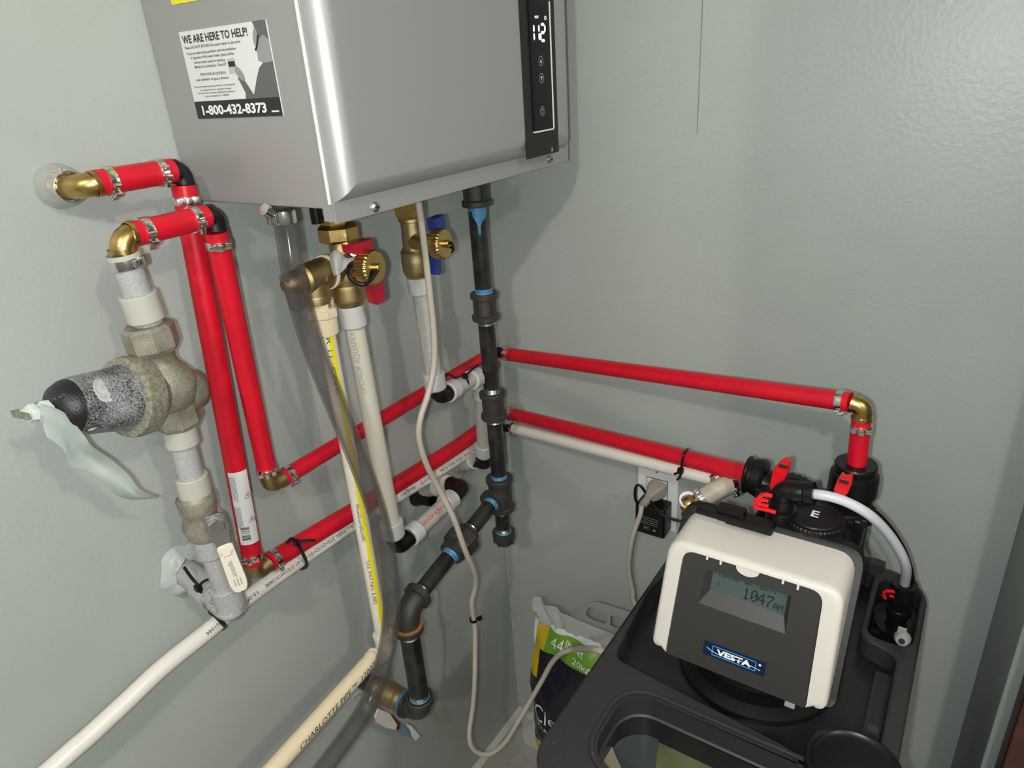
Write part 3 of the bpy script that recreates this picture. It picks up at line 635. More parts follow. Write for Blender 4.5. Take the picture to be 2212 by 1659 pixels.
# paper tag wrapped over the port
pt = thing('paper_tag', 'white paper tag folded over the hot isolation valve body', 'tag', hpx(728, 580))
wp = [[LX(711, 552, .118), LX(722, 541, .130), LX(738, 546, .135), LX(752, 558, .137), LX(797, 545, .150)],
      [LX(712, 565, .124), LX(722, 558, .135), LX(735, 562, .138), LX(748, 566, .139), LX(795, 551, .150)],
      [LX(716, 580, .128), LX(724, 577, .138), LX(734, 578, .140), LX(742, 578, .140), LX(757, 567, .142)],
      [LX(721, 596, .130), LX(726, 594, .138), LX(732, 592, .139), LX(738, 588, .139), LX(744, 582, .140)]]
bm = NB(); g = [[bm.verts.new(p) for p in catmull(row, 4)] for row in wp]
for i in range(len(g)-1):
    for j in range(len(g[0])-1): bm.faces.new((g[i][j], g[i+1][j], g[i+1][j+1], g[i][j+1]))
bmesh.ops.solidify(bm, geom=bm.faces[:], thickness=.0006); obj('folded_paper', bm, 'wrap', pt, ang=60)
# pressure relief valve
pr = thing('relief_valve', 'brass pressure relief valve with flat lever behind the clear hose', 'valve', hpx(688, 652))
rt = hpx(688, 600); jn = V((hx, ctr.y-.004, hpx(735, 578).z))
ry = V((hx, hpx(685, 655).y, jn.z)); rzb = hpx(690, 652).z
obj('inlet_branch', lathe(NB(), jn, ry-jn, [(0, .0155), (.012, .0155), (.0125, .0172), (.026, .0172), ((ry-jn).length, .0165), ((ry-jn).length+.012, .0160), ((ry-jn).length+.016, .0120)], 24), 'brass_cast', pr)
obj('thread_tape', lathe(NB(), jn+(ry-jn).normalized()*.0195, ry-jn, [(0, .016), (0, .0188), (.0035, .0188), (.0035, .016)], 24, caps=False), 'cpvc2', pr)
obj('valve_body', lathe(NB(), ry, -UZ, [(0, .0150), (.012, .0152), (.022, .0152), (ry.z-rzb-.010, .0145), (ry.z-rzb-.008, .0158), (ry.z-rzb, .0154)], 24), 'brass_cast', pr)
obj('spring_cap', lathe(NB(), ry, ry-jn, [(.010, .0135), (.026, .0130), (.034, .0100), (.038, .005)], 20), 'brass_cast', pr)
lv = [LX(602, 598, .105), LX(611, 594, .105), LX(634, 667, .105), LX(627, 671, .105)]
b = NB(); o_ = lv[0]; prism(b, [((p-o_).dot(UY), (p-o_).dot(UZ)) for p in lv], o_, UY, UZ, .012, .0008); obj('test_lever', b, 'silver_in', pr)
obj('lever_arm', tube(NB(), [ry+(ry-jn).normalized()*.03, LX(612, 596, .111)], .0045, 10), 'silver_in', pr)
bm = NB(); e_ = V((hx+.017, ry.y, ry.z-.012)); 
flat_text(bm, 'B', V((hx+.0152, ry.y+.004, ry.z-.030)), UY, UZ, .006, lift=0, bold=.02); prism(bm, [(-.001, -.006), (.001, -.006), (.001, .002), (.0025, .002), (0, .007), (-.0025, .002), (-.001, .002)], V((hx+.0163, ry.y+.006, ry.z-.006)), UY, UZ, .0008); obj('cast_marks', bm, 'brass_cast', pr, smooth=False)
# cold side
cx_ = .11; cp_ = lambda u, v: LX(u, v, cx_)
cv_ = thing('isolation_valve', 'brass isolation valve with blue lever, cold side behind the power cord', 'valve', cp_(902, 592), 'brass isolation valves')
cy = (cp_(885, 447).y+cp_(903, 598).y)/2; cz2 = lambda v: cp_(886+(v-450)*.12, v).z
obj('heater_nipple', lathe(NB(), (cx_, cy, zb+.004), -UZ, [(0, .011), (zb+.004-cz2(455), .011)], 18), 'brass', cv_)
obj('union_nut', hexnut(V((cx_, cy, zb-.012)), -UZ, zb-.012-cz2(470), .0190, 6), 'brass', cv_, ang=20)
zq = cz2(468); q_ = lambda v: zq-cz2(v)
obj('valve_body', lathe(NB(), (cx_, cy, zq), -UZ, [(0, .0145), (q_(476), .0155), (q_(478), .0135), (q_(532), .0140), (q_(538), .0165), (q_(542), .0182), (q_(548), .0175), (q_(556), .0180), (q_(564), .0184), (q_(566), .0178), (q_(580), .0180), (q_(590), .0165), (q_(596), .0140)], 28), 'brass_cast', cv_)
pp = LX(928, 527, .142); qq = V((cx_, cy, pp.z))
obj('drain_port', lathe(NB(), qq, pp-qq, [(0, .013), (.02, .0115), ((pp-qq).length, .0108)], 20), 'brass_cast', cv_)
pc2 = LX(940, 526, .150)
obj('drain_port_end', cyl(NB(), pp, pc2, .0108, 20), 'brass_cast', cv_)
drain_cap(cv_, pc2, V((1, .12, .04)).normalized(), .0180, .014)
lever_block(cv_, [(922, 472), (943, 463), (948, 490), (938, 500), (925, 498)], .138, 'blue_vinyl', .012)
lever_block(cv_, [(925, 535), (937, 532), (942, 585), (937, 593), (928, 592)], .132, 'blue_vinyl', .010)
obj('cap_strap', tube(NB(), catmull([pc2+UX*.018, LX(975, 524, .172), LX(979, 540, .160), LX(965, 549, .150), LX(945, 547, .146), LX(934, 541, .143)], 6), .0016, 8), 'black_plastic', cv_)

# ------------------------------------------------------------------ PEX drops
PR_ = .0115
p1t = V((hx, ctr.y, cz(650))); p1b = hpx(851, 1160)
t = pexpiece('clear_pipe', 'thick clear drop pipe below the red lever valve, with printed lettering', p1t, p1b, PR_, 'pex', ((.004, .026), (-.026, .024)), GP, 'pex_ring2')
L = (p1b-p1t).length
pipe_text('pipe_print', 'UPONOR AQUAPEX  PEX5106  3/4 IN  9', p1b, p1t, PR_, .0062, L-(hpx(782, 860)-p1t).length+.008, 'print_grey', t, th0=.35, width=.150)
p2t = V((cx_, cy, cz2(594))); p2b = cp_(942, 842)
t = pexpiece('clear_pipe', 'clear drop pipe below the blue lever valve, behind the power cord', p2t, p2b, PR_*.97, 'pex_dull', ((.002, .022), (-.026, .024)), GP, 'pex_ring2')
pipe_text('pipe_print', 'PW-NSF CL-TD U.P. CODE 284S UL 1821 160PSI 73F', p2b, p2t, PR_*.97, .0058, .028, 'print_grey', t, th0=.35, width=.150)
e2 = LX(952, 858, .115); n2 = LX(1030, 815, .105)
black_elbow('black elbow low on the clear pipe below the blue lever valve', p2b, e2, LX(966, 848, .113), .0110, 'black_plastic', .010)
t = pexpiece('clear_pipe', 'short level clear pipe tied to the upper red pipe near the corner', LX(966, 848, .113), n2, PR_*.97, 'pex_dull', ((.0, .020), (-.018, .018)), GP, 'pex_ring2')
n3 = LX(1046, 985, .070); n2c = LX(1042, 808, .098)
elbow('clear_elbow', 'whitish elbow behind the black gas pipe, near the zip tie', n2, n2c, LX(1040, 850, .092), .0130, 'pex_ring2', GRP_E, bend=.012)
t = pexpiece('clear_pipe', 'clear pipe dropping behind the black gas pipe to a black elbow', LX(1040, 845, .092), n3, PR_*.97, 'pex_dull', ((0, .012), (-.026, .022)), GP, 'pex_ring2')
s2 = LX(985, 1010, 0)
black_elbow('black elbow beside the gas pipe, below the clear pipe at the corner', n3, LX(1050, 1002, .065), LX(1026, 993, .050), .0115, 'black_plastic', .010)
t = thing('wall_stub', 'small cloudy stub in the wall below the white pipe, left of the gas pipe', 'pipe', LX(1000, 998, .02), 'wall stubs')
obj('tube', tube(NB(), [LX(1026, 993, .050), LX(1005, 1000, .025), s2], .0115, 18), 'pex_dull', t)
obj('expansion_ring', tube(NB(), [LX(1024, 994, .048), LX(1006, 999, .026)], .0148, 18), 'pex_ring2', t)
obj('escutcheon', lathe(NB(), s2, UX, [(0, .024), (.002, .024), (.010, .017), (.014, .013)], 22, caps=False), 'clear2', t)
# hot side bottom
e1 = hpx(862, 1182)
g1 = LX(884, 1160, .110); g2 = LX(978, 1075, .105)
black_elbow('black elbow below the thick clear drop pipe', p1b, e1, g1, .0112, 'black_plastic', .010)
t = pexpiece('clear_pipe', 'short clear pipe with red lettering, level above the gas union', g1, g2, PR_, 'pex_dull', ((0, .020), (-.020, .020)), GP, 'pex_ring2')
pipe_text('pipe_print', 'UPONOR AQUAPEX', g2, g1, PR_, .006, .026, 'red_clip', t, th0=0, width=.062)
s1 = LX(903, 1066, 0)
black_elbow('black elbow right of the letters on the short level clear pipe', g2, LX(1000, 1052, .102), LX(972, 1046, .075), .0112, 'black_plastic', .010)
t = thing('wall_stub', 'black wall stub with a dark ring under the white pipe, left of the cord', 'pipe', LX(930, 1055, .04), 'wall stubs')
obj('tube', tube(NB(), [LX(972, 1046, .075), LX(935, 1056, .035), s1], .0112, 18), 'pex_dull', t)
obj('expansion_ring', tube(NB(), [LX(968, 1047, .071), LX(945, 1053, .046)], .0148, 18), 'pex_ring2', t)
obj('escutcheon', lathe(NB(), s1, UX, [(0, .021), (.002, .021), (.012, .016), (.03, .0135), (.03, .0105)], 22, caps=False), 'black_plastic', t)

# ------------------------------------------------------------------ CPVC discharge pipe
ct = hpx(694, 655); cb = hpx(828, 1382); CR = .0092
cpv = thing('cream_pipe', 'cream vertical discharge pipe with a yellow stripe, behind the clear hose', 'pipe', cb, 'cream plastic pipes')
obj('tube', lathe(NB(), ct, cb-ct, [(0, CR), ((cb-ct).length, CR)], 24), 'cpvc2', cpv)
ax = (cb-ct).normalized()
obj('adapter', add(lathe(NB(), ct-ax*.004, ax, [(0, .0135), (.010, .0135), (.010, .0125)], 22), add(hexnut(ct+ax*.006, ax, .010, .0160, 8), lathe(NB(), ct+ax*.016, ax, [(0, .0138), (.018, .0132), (.018, .0102)], 22))), 'cpvc', cpv, ang=20)
Lc = (cb-ct).length
s_a = (hpx(708, 720)-ct).length
obj('yellow_stripe', wrap(flat2([(s_a, -.0020), (Lc-.018, -.0020), (Lc-.018, .0035), (s_a, .0035)]), ct, cb, CR, 0, .25, .0003), 'yellow', cpv, smooth=True)
for tx, u, v, ww in (('SDR 11  CPVC', 705, 690, .085), ('FlowGuardGold®', 788, 1070, .054), ('"U.S. PAT NO. 5,583,', 806, 1190, .072)):
    pipe_text('pipe_print', tx, ct, cb, CR, .0042, (hpx(u, v)-ct).length, 'ink', cpv, th0=.02 if v < 800 else -.15, width=ww)
el = thing('cream_elbow', 'cream elbow where the discharge pipe turns toward the lower left', 'pipe elbow', hpx(833, 1400), GRP_E)
cc = hpx(834, 1410); ce = LX(806, 1420, .112); cf = LX(560, 1695, .125)
obj('bend', tube(NB(), arc3(hpx(826, 1372), cc, ce, .016), .0118, 22), 'cpvc2', el)
obj('rim', lathe(NB(), hpx(826, 1368), ax, [(0, .009), (0, .0130), (.006, .0130), (.006, .011)], 22, caps=False), 'cpvc2', el)
bigr = .0106
bp = thing('cream_pipe', 'thick cream pipe lettered in black, running to the bottom edge', 'pipe', (ce+cf)/2, 'cream plastic pipes')
obj('tube', lathe(NB(), ce, cf-ce, [(0, bigr), ((cf-ce).length+.55, bigr)], 26), 'cpvc', bp)
obj('rim', lathe(NB(), ce, cf-ce, [(0, .010), (0, bigr+.001), (.004, bigr+.001), (.004, bigr)], 24, caps=False), 'cpvc', bp)
Lb2 = (cf-ce).length
pipe_text('pipe_print', 'CHARLOTTE PIPE™  12007', cf, ce, bigr, .0066, (cf-LX(650, 1600, .118)).length-.012, 'ink', bp, th0=-.75, shear=.25, width=(LX(650, 1600, .118)-ce).length+.004)

# ------------------------------------------------------------------ clear drain hose
hp = [(612, 462, .128), (622, 510, .130), (634, 590, .134), (655, 680, .138), (688, 780, .140), (728, 880, .142), (768, 980, .143), (802, 1070, .143), (826, 1150, .142), (841, 1230, .140), (846, 1310, .138), (840, 1380, .138), (823, 1450, .138), (795, 1520, .140), (755, 1585, .142), (715, 1640, .145), (680, 1700, .147)]
hq_ = [LX(*q) for q in hp]; e_ = hq_[-1]
HP = catmull(hq_+[e_+V((.004, -.05, -.08)), e_+V((.002, -.09, -.20)), V((e_.x, e_.y-.11, .10)), V((e_.x, e_.y-.115, .004))], 6); HP[0].z = zb+.002
hs = thing('drain_hose', 'clear vinyl drain hose curving from the heater to the bottom edge', 'hose', HP[0])
bm = tube(NB(), HP, .0117, 24, caps=False); tube(bm, HP, .0092, 24, caps=False)
obj('tube', bm, 'clear', hs)
a0, a1 = HP[2], HP[5]
q = HP[3]; ax = (HP[5]-HP[2]).normalized(); cl = clamp(hs, V((HP[2].x, HP[2].y, zb-.012)), -UZ, .0113, V((-.3, -1, 0)), .012)
obj('worm_screw', cyl(NB(), LX(570, 452, .13), LX(585, 460, .13), .006, 14), 'chrome', hs)

# ------------------------------------------------------------------ black gas line
GX, GY = .12, -.163
def gz(v): 
    u = 1027+(v-420)*.0855; return LX(u, v, GX).z
def gp(z): return V((GX, GY, z))
GRP_G = 'black iron gas fittings'
def nipple(label, A, B, rad=.0120, ends=(1, 1), dope=(0, 0), extra=None):
    A, B = V(A), V(B); ax = (B-A).normalized(); L = (B-A).length; t = thing('black_pipe', label, 'pipe', A if A.z < B.z else B, 'black gas pipes')
    obj('tube', lathe(NB(), A, ax, [(0, rad), (L, rad)], 24), 'black_pipe', t)
    for k, P_, a in ((0, A, ax), (1, B, -ax)):
        if ends[k]:
            pf = []; 
            for i in range(7): pf += [(i*.0014, rad*.985), (i*.0014+.0007, rad*1.02)]
            pf.append((.0098, rad*.99)); obj('thread', lathe(NB(), P_, a, [(x_, r_+.0002) for x_, r_ in pf], 20, caps=False), 'dope' if dope[k] > 2.1 else 'thread', t, ang=10)
        if dope[k]:
            h = .0012+.0011*dope[k]
            b = NB(); x, y = perp(a); rings = []
            for s, rr in ((-.002, rad+.0040), (.0002, rad+.0036), (h*.5, rad+.0014), (h+.001, rad+.0002)):
                rings.append([b.verts.new(P_+a*(s*(1+random.uniform(-.3, .3)))+(x*math.cos(2*math.pi*q/24)+y*math.sin(2*math.pi*q/24))*rr) for q in range(24)])
            for A_, B_ in zip(rings, rings[1:]):
                for q in range(24): b.faces.new((A_[q], A_[(q+1) % 24], B_[(q+1) % 24], B_[q]))
            obj('sealant', b, 'dope', t, ang=70, label='blue thread sealant')
    return t
def fitting(name, label, A, B, R_, ribs=True, band=.007, inner=.0120, cat='pipe coupling'):
    A, B = V(A), V(B); ax = (B-A).normalized(); L = (B-A).length; t = thing(name, label, cat, A if A.z < B.z else B, GRP_G)
    obj('barrel', lathe(NB(), A, ax, [(0, inner), (0, R_+.0022), (.001, R_+.003), (band, R_+.003), (band+.002, R_), (L-band-.002, R_), (L-band, R_+.003), (L-.001, R_+.003), (L, R_+.0022), (L, inner)], 26), 'iron', t)
    if ribs:
        b = NB(); x, y = perp(ax)
        for an in (.3, 1.87, 3.44, 5.01):
            dd = x*math.cos(an)+y*math.sin(an); box(b, (A+B)/2+dd*(R_+.0008), (.004, .003, L-2*band+.002), (dd.cross(ax), dd, ax), bev=.0008)
        obj('rib', b, 'iron', t)
    return t
zt = [gz(v) for v in (380, 445, 632, 690, 846, 902, 1030, 1098, 1150, 1178)]
fitting('pipe_coupling', 'black iron coupling at the top of the gas line, under the heater', gp(zb+.004), gp(zt[1]), .0165)
t = nipple('uppermost black gas pipe with a blue sealant drip', gp(zt[1]+.004), gp(zt[2]-.003), dope=(3, 2.5))
A_, B_ = gp(zt[1]), gp(zt[2])
obj('sealant_drip', wrap(flat2([(0, -.011), (.012, -.010), (.016, -.008), (.022, -.005), (.034, -.0045), (.037, -.003), (.034, -.0015), (.024, -.001), (.018, .002), (.014, .007), (.008, .011), (0, .012)][::-1]), A_, B_, .0120, 0, -.35 if False else .35, .0011), 'dope', t, label='blue sealant drip')
t = fitting('pipe_coupling', 'upper mid black iron coupling with a cast diamond mark', gp(zt[2]), gp(zt[3]), .0165)
d4 = lambda s: [(-s, 0), (0, -s), (s, 0), (0, s)]
bm = NB()
for i in range(4):
    P, Q = d4(.0075)[i], d4(.0075)[(i+1) % 4]; p_, q_ = d4(.0062)[i], d4(.0062)[(i+1) % 4]; add(bm, wrap(flat2([P, Q, q_, p_]), gp(zt[3]), gp(zt[2]), .0167, (zt[2]-zt[3])/2, .1, .0005))
add(bm, wrap(text2d('S', .006), gp(zt[3]), gp(zt[2]), .0167, (zt[2]-zt[3])/2, .1, .0005)); obj('cast_mark', bm, 'thread', t, smooth=False)
nipple('second black gas pipe, between the two mid couplings', gp(zt[3]+.003), gp(zt[4]-.003), dope=(1, 1.2))
fitting('pipe_coupling', 'lower mid black iron coupling beside the red pipe ends', gp(zt[4]), gp(zt[5]), .0165)
nipple('third black gas pipe, just above the tee', gp(zt[5]+.003), gp(zt[6]-.004), dope=(1.3, 2.2))
te = fitting('pipe_tee', 'black iron tee on the gas line with blue sealant rings', gp(zt[6]), gp(zt[7]), .0185, ribs=False, cat='pipe tee')
tc_ = gp((zt[6]+zt[7])/2+.001)
ge = V((.125, -.404, .742))      # upper elbow corner
bd = (ge-tc_).normalized()
tb0 = tc_+bd*.024
obj('branch_port', lathe(NB(), tc_, bd, [(0, .0180), (.018, .0180), (.019, .0215), (.027, .0215), (.027, .0140)], 26), 'iron', te)
nipple('short black drip leg below the gas tee', gp(zt[7]+.003), gp(zt[8]+.002), dope=(0, 2))
cpz = thing('drip_leg_end', 'black iron cap closing the drip leg below the gas tee', 'pipe cap', gp(zt[9]-.004), GRP_G)
obj('cap', lathe(NB(), gp(zt[8]+.004), -UZ, [(0, .0137), (0, .0185), (.007, .0188), (.009, .0172), (.018, .0165), (.023, .013), (.0245, 0)], 24), 'iron', cpz)
bm = NB()
for k in range(8):
    an = k*math.pi/4; dd = V((math.cos(an), math.sin(an), 0)); box(bm, gp(zt[8]-.010)+dd*.0168, (.003, .0028, .013), (dd.cross(UZ), dd, UZ), bev=.0008)
obj('rib', bm, 'iron', cpz)
Lbr = (ge-tc_).length
un0 = tc_+bd*(Lbr*.40)
nipple('sloping black gas pipe between the tee and the union', tb0, un0-bd*.004, dope=(2.2, 0))
un = thing('pipe_union', 'black iron union with octagonal nut on the sloping gas pipe', 'pipe union', un0+bd*.02, GRP_G)
obj('collar', lathe(NB(), un0-bd*.008, bd, [(0, .0137), (0, .0170), (.010, .0178), (.014, .0178)], 24), 'iron', un)
obj('nut', hexnut(un0, bd, .026, .0255, 8), 'iron', un, ang=20)
obj('tailpiece', lathe(NB(), un0+bd*.024, bd, [(0, .021), (.006, .0205), (.016, .0195), (.016, .0137)], 8), 'iron', un, ang=20)
un1 = un0+bd*.040
pa_ = ge-bd*.032
nipple('sloping black gas pipe between the union and the upper elbow', un1-bd*.002, pa_+bd*.004, dope=(2.2, .4))
def iron_elbow(label, A, C, B, rad=.0165, ru=None):
    t = thing('iron_elbow', label, 'pipe elbow', C, GRP_G)
    obj('bend', tube(NB(), arc3(A, C, B, .024, 10), rad, 24), 'iron', t)
    for i, P_ in enumerate((A, B)):
        a = (C-P_).normalized(); obj('collar', lathe(NB(), P_, a, [(0, .0137), (0, rad+.003), (.001, rad+.004), (.009, rad+.004), (.011, rad)], 24), 'iron', t)
        if ru == i: obj('rust_edge', lathe(NB(), P_+a*.0092, a, [(0, rad+.0035), (.0022, rad+.0038), (.0030, rad)], 24, caps=False), 'rust', t, label='rusty seam')
    return t
gl = lambda z: V((.125, -.404, z))
iron_elbow('upper black iron elbow with a rusty collar on the gas line', pa_, ge, gl(ge.z-.036), ru=1)
gw = LX(780, 1465, 0); zl = gw.z
nipple('lowest vertical black gas pipe, between the two elbows', gl(ge.z-.034), gl(zl+.030), rad=.0140, dope=(0, 2))
iron_elbow('lower black iron elbow next to the brass gas valve', gl(zl+.032), gl(zl), V((.090, -.404, zl)))
gv = thing('gas_valve', 'brass gas valve with dusty white and blue tagged lever, low on the wall', 'valve', V((.07, -.404, zl)))
obj('valve_body', lathe(NB(), V((.092, -.404, zl)), -UX, [(0, .0150), (.008, .0180), (.014, .0182), (.016, .0170), (.024, .0185), (.036, .0190), (.044, .0165), (.052, .0170), (.058, .0160)], 26), 'brass_cast', gv)
obj('sealant', lathe(NB(), V((.094, -.404, zl)), -UX, [(0, .019), (0, .0215), (.003, .021), (.006, .0185)], 22, caps=False), 'dope', gv, label='blue sealant ring')
def pane(name, pts, off, m, parent, th=.0022):
    P3 = [LX(u, v, off[0]) for u, v in pts]; o = P3[0]; b = NB(); prism(b, [((p-o).dot(UY), (p-o).dot(UZ)) for p in P3], o, UY, UZ, th); return obj(name, b, m, parent, smooth=False)
pane('lever', [(808, 1534), (818, 1529), (846, 1545), (866, 1562), (890, 1594), (862, 1584), (835, 1568)], [.085]*7, 'steelblue', gv, .004)
pane('lever_tag', [(808, 1548), (815, 1530), (842, 1541), (862, 1566), (857, 1577), (830, 1570), (812, 1560)], [.093]*7, 'dusty_white', gv)
pane('tag_stripe', [(842, 1541), (848, 1544), (865, 1563), (860, 1578), (855, 1576), (858, 1566)], [.0955]*6, 'maroon', gv, .001)
pane('lever_tag', [(874, 1562), (886, 1566), (906, 1590), (896, 1599), (890, 1592), (886, 1578)], [.098]*6, 'dusty_white', gv)
stb = thing('wall_stub', 'black pipe stub with chipped paint behind the cream pipe, feeding the gas valve', 'pipe', V((.02, -.404, zl)), 'wall stubs')
obj('tube', cyl(NB(), V((0, -.404, zl)), V((.042, -.404, zl)), .0135, 22), 'black_pipe', stb)
blob(V((.0005, -.404, zl)), UX, .030, .22, .006, 'caulk', stb)

# ------------------------------------------------------------------ right wall pipes
ra, rb = RY(1096, 765, .045), RY(1838, 869, .168)
straight('red_pipe', 'long upper red pipe across the right wall to the far brass elbow', 'pipe', ra-(rb-ra).normalized()*.004, rb, RQ, 'red_pex', ((.008, V((.2, -.5, .8))), (-.010, V((.3, -.4, -.9)))), GRP_R)
rv0, rv1 = RY(1861, 905, .168), RY(1850, 1006, .168)
straight('red_pipe', 'short upright red pipe entering the right water softener valve', 'pipe', rv1, rv0, .0102, 'red_pex', ((-.010, V((.2, -.9, 0))),), GRP_R)
elbow('brass_elbow', 'brass elbow above the softener, far right end of the red pipe', rb, RY(1866, 878, .168), rv0, .0098, 'brass', GRP_E, bend=.010)
la, lb = RY(1104, 894, .045), RY(1625, 1027, .2)
straight('red_pipe', 'lower red pipe across the right wall into the left softener valve', 'pipe', la, lb, RQ, 'red_pex', ((.004, V((.2, -.5, .8))),), GRP_R)
elbow('brass_elbow', 'copper toned elbow at the corner feeding the lower red pipe', h1b, V((.042, -.045, (h1b.z+la.z)/2)), la, .0094, 'brass', GRP_E, bend=.012)
elbow('black_elbow', 'black corner elbow joining the two upper red pipes behind the gas pipe', h2b, V((.042, -.045, (h2b.z+ra.z)/2)), ra-(rb-ra).normalized()*.004, .0090, 'black_poly', GRP_E, bend=.012)
qa, qb = RY(1108, 925, .05), RY(1560, 1038, .185)
straight('white_pipe', 'white pipe tied under the lower red pipe on the right wall', 'pipe', qa, qb, WR, 'white_pex', ((.004, V((.2, -.4, -.9))), (-.006, V((.1, -.3, .9)))), 'white drain pipes')
wb2 = wb+(wb-wa).normalized()*.004
elbow('black_elbow', 'black corner elbow joining the two white pipes', wb2, V((.036, -.045, (wb2.z+qa.z)/2)), qa, .0068, 'black_plastic', GRP_E, bend=.012)
# cream hose behind the control head
hs2 = thing('hose_piece', 'short cream hose clamped to the white pipe behind the control head', 'hose', RY(1530, 1070, .2))
hc = catmull([RY(1582, 1044, .19), RY(1560, 1052, .20), RY(1535, 1066, .21), RY(1508, 1082, .22)], 6)
obj('tube', tube(NB(), hc, .0118, 20), 'cream_hose', hs2)
clamp(hs2, hc[1], (hc[0]-hc[2]), .0119, V((1, 0, -.4)), .006); clamp(hs2, hc[-3], (hc[-1]-hc[-4]), .0119, V((.2, -.5, .8)), .007)
elbow('drain_elbow', 'small elbow at the end of the white pipe, behind the red pipe', qb, RY(1574, 1040, .188), hc[0], .0072, 'chrome', GRP_E, bend=.006)
bl2 = thing('brass_elbow', 'brass elbow end with white tape beside the outlet plate', 'pipe elbow', RY(1487, 1092, .225), GRP_E)
c0 = RY(1489, 1090, .228); dn = (CAM-c0).normalized()
obj('bend', tube(NB(), arc3(hc[-1], RY(1493, 1090, .226), RY(1488, 1115, .228), .008), .0095, 18), 'brass', bl2)
obj('end_cap', sphere(NB(), c0+dn*.002, .0115), 'brass', bl2)
obj('tape_ring', lathe(NB(), c0+V((0, 0, .004)), V((.2, -.3, .9)), [(0, .0105), (0, .0125), (.004, .0125), (.004, .0105)], 20, caps=False), 'white_ink', bl2)
# ------------------------------------------------------------------ cable ties
def tie(label, pts, tail, head, rad=.0017, closed=True, w_=.0038):
    t = thing('cable_tie', label, 'cable tie', head, 'black cable ties')
    b = NB(); P = catmull(pts, 5)
    tube(b, P, rad, 8); obj('strap', b, 'black_plastic', t)
    obj('head', box(NB(), head, (.0075, .0065, .0075), bev=.0012), 'black_plastic', t)
    if tail: obj('tail', tube(NB(), catmull(tail, 4), [rad*.9]*(len(tail)*4-4)+[rad*.35], 8), 'black_plastic', t)
tie('black cable tie around the lower red and white pipes, left of the hose', [LX(621, 1171, .048), LX(630, 1164, .062), LX(641, 1172, .064), LX(650, 1188, .063), LX(657, 1203, .058), LX(662, 1215, .050), LX(660, 1225, .042), LX(651, 1229, .024)], [LX(641, 1172, .068), LX(660, 1168, .074), LX(682, 1168, .082)], LX(641, 1173, .067), rad=.0022)
tie('black cable tie around the short level clear pipe near the corner', [LX(960, 815, .060), LX(968, 808, .065), LX(985, 816, .090), LX(1004, 812, .112), LX(1010, 822, .118), LX(1011, 835, .118), LX(1003, 843, .112)], [LX(1005, 812, .116), LX(1020, 798, .110), LX(1036, 786, .105)], LX(1005, 812, .116))
tie('black cable tie hanging on the wall stub under the white lever', [LX(398, 1226, .030), LX(412, 1246, .044), LX(430, 1268, .056), LX(436, 1284, .054), LX(438, 1296, .046)], [LX(428, 1268, .058), LX(440, 1256, .062), LX(456, 1250, .066)], LX(428, 1270, .058))
tie('black cable tie strapping the white pipe below the dusty elbow', [LX(456, 1322, .048), LX(466, 1330, .050), LX(480, 1345, .048), LX(486, 1353, .040), LX(480, 1358, .026)], None, LX(458, 1321, .047), rad=.0026)
tie('black cable tie holding red and white pipes above the outlet', [RY(1463, 1036, .160), RY(1469, 1028, .176), RY(1472, 1012, .182), RY(1474, 995, .183), RY(1478, 980, .180), RY(1483, 972, .168), RY(1486, 970, .155)], [RY(1468, 1018, .182), RY(1463, 1022, .187), RY(1455, 1024, .190)], RY(1470, 1017, .180))
bm = NB()
t = thing('cable_tie', 'cream cable tie end lying on the black head behind the shell', 'cable tie', RY(1533, 1093, .24), 'cable ties behind the head')
obj('strap', tube(NB(), [RY(1508, 1084, .24), RY(1522, 1090, .245), RY(1551, 1099, .255)], .0022, 8), 'cpvc2', t); obj('head', box(NB(), RY(1507, 1084, .241), (.008, .006, .006), bev=.001), 'chrome', t)

# ------------------------------------------------------------------ outlet, plug, adapter, power cord
ou = thing('wall_outlet', 'white wall outlet plate under the white pipe on the right wall', 'outlet', RY(1424, 1070, 0))
pA, pB = RY(1380.5, 1040, 0), RY(1467.5, 1040, 0); oz1 = RY(1424, 1003, 0).z; oz0 = RY(1441, 1141, 0).z; ocx = (pA.x+pB.x)/2; ocz = (oz0+oz1)/2
obj('cover_plate', box(NB(), (ocx, -.003, ocz), (pB.x-pA.x, .006, oz1-oz0), bev=.0022), 'outlet', ou)
rc = box(NB(), (ocx, -.0072, ocz), (.034, .0035, .068), bev=.001); rco = obj('receptacle', rc, 'outlet', ou)
bm = NB(); box(bm, (ocx, -.0066, ocz), (.0362, .0012, .0702)); obj('receptacle_gap', bm, 'print_grey2', ou, smooth=False)
bm = NB()
for zz in (ocz+.02, ocz-.02):
    for dx, hh in ((-.0064, .008), (.0064, .0065)): box(bm, (ocx+dx, -.0091, zz+.003), (.0018, .0006, hh))
    lathe(bm, (ocx, -.0091, zz-.006), -UY, [(0, .0022), (.0004, .0022)], 10)
box(bm, (ocx+.010, -.0091, ocz+.003), (.0018, .0005, .0018)); box(bm, (ocx+.010, -.0091, ocz-.003), (.0018, .0005, .0018))
obj('slots', bm, 'ink', rco, smooth=False)
for zz in (ocz+.049, ocz-.049): screw(V((ocx, -.006, zz)), -UY, ou, .0035, 'outlet')
pc_ = thing('flexible_cord', 'pale grey power cord looping from the heater to the beige wall plug', 'power cord', RY(1408, 1062, .012))
plg = RY(1424, 1052, .012); pd = (RY(1392, 1083, .055)-plg); 
q0 = plg; q1 = RY(1398, 1080, .050)
pdx = (q1-q0).normalized(); sx_ = UX-pdx*UX.dot(pdx); sx_.normalize(); sz_ = pdx.cross(sx_)
b = NB()
prv_ = None
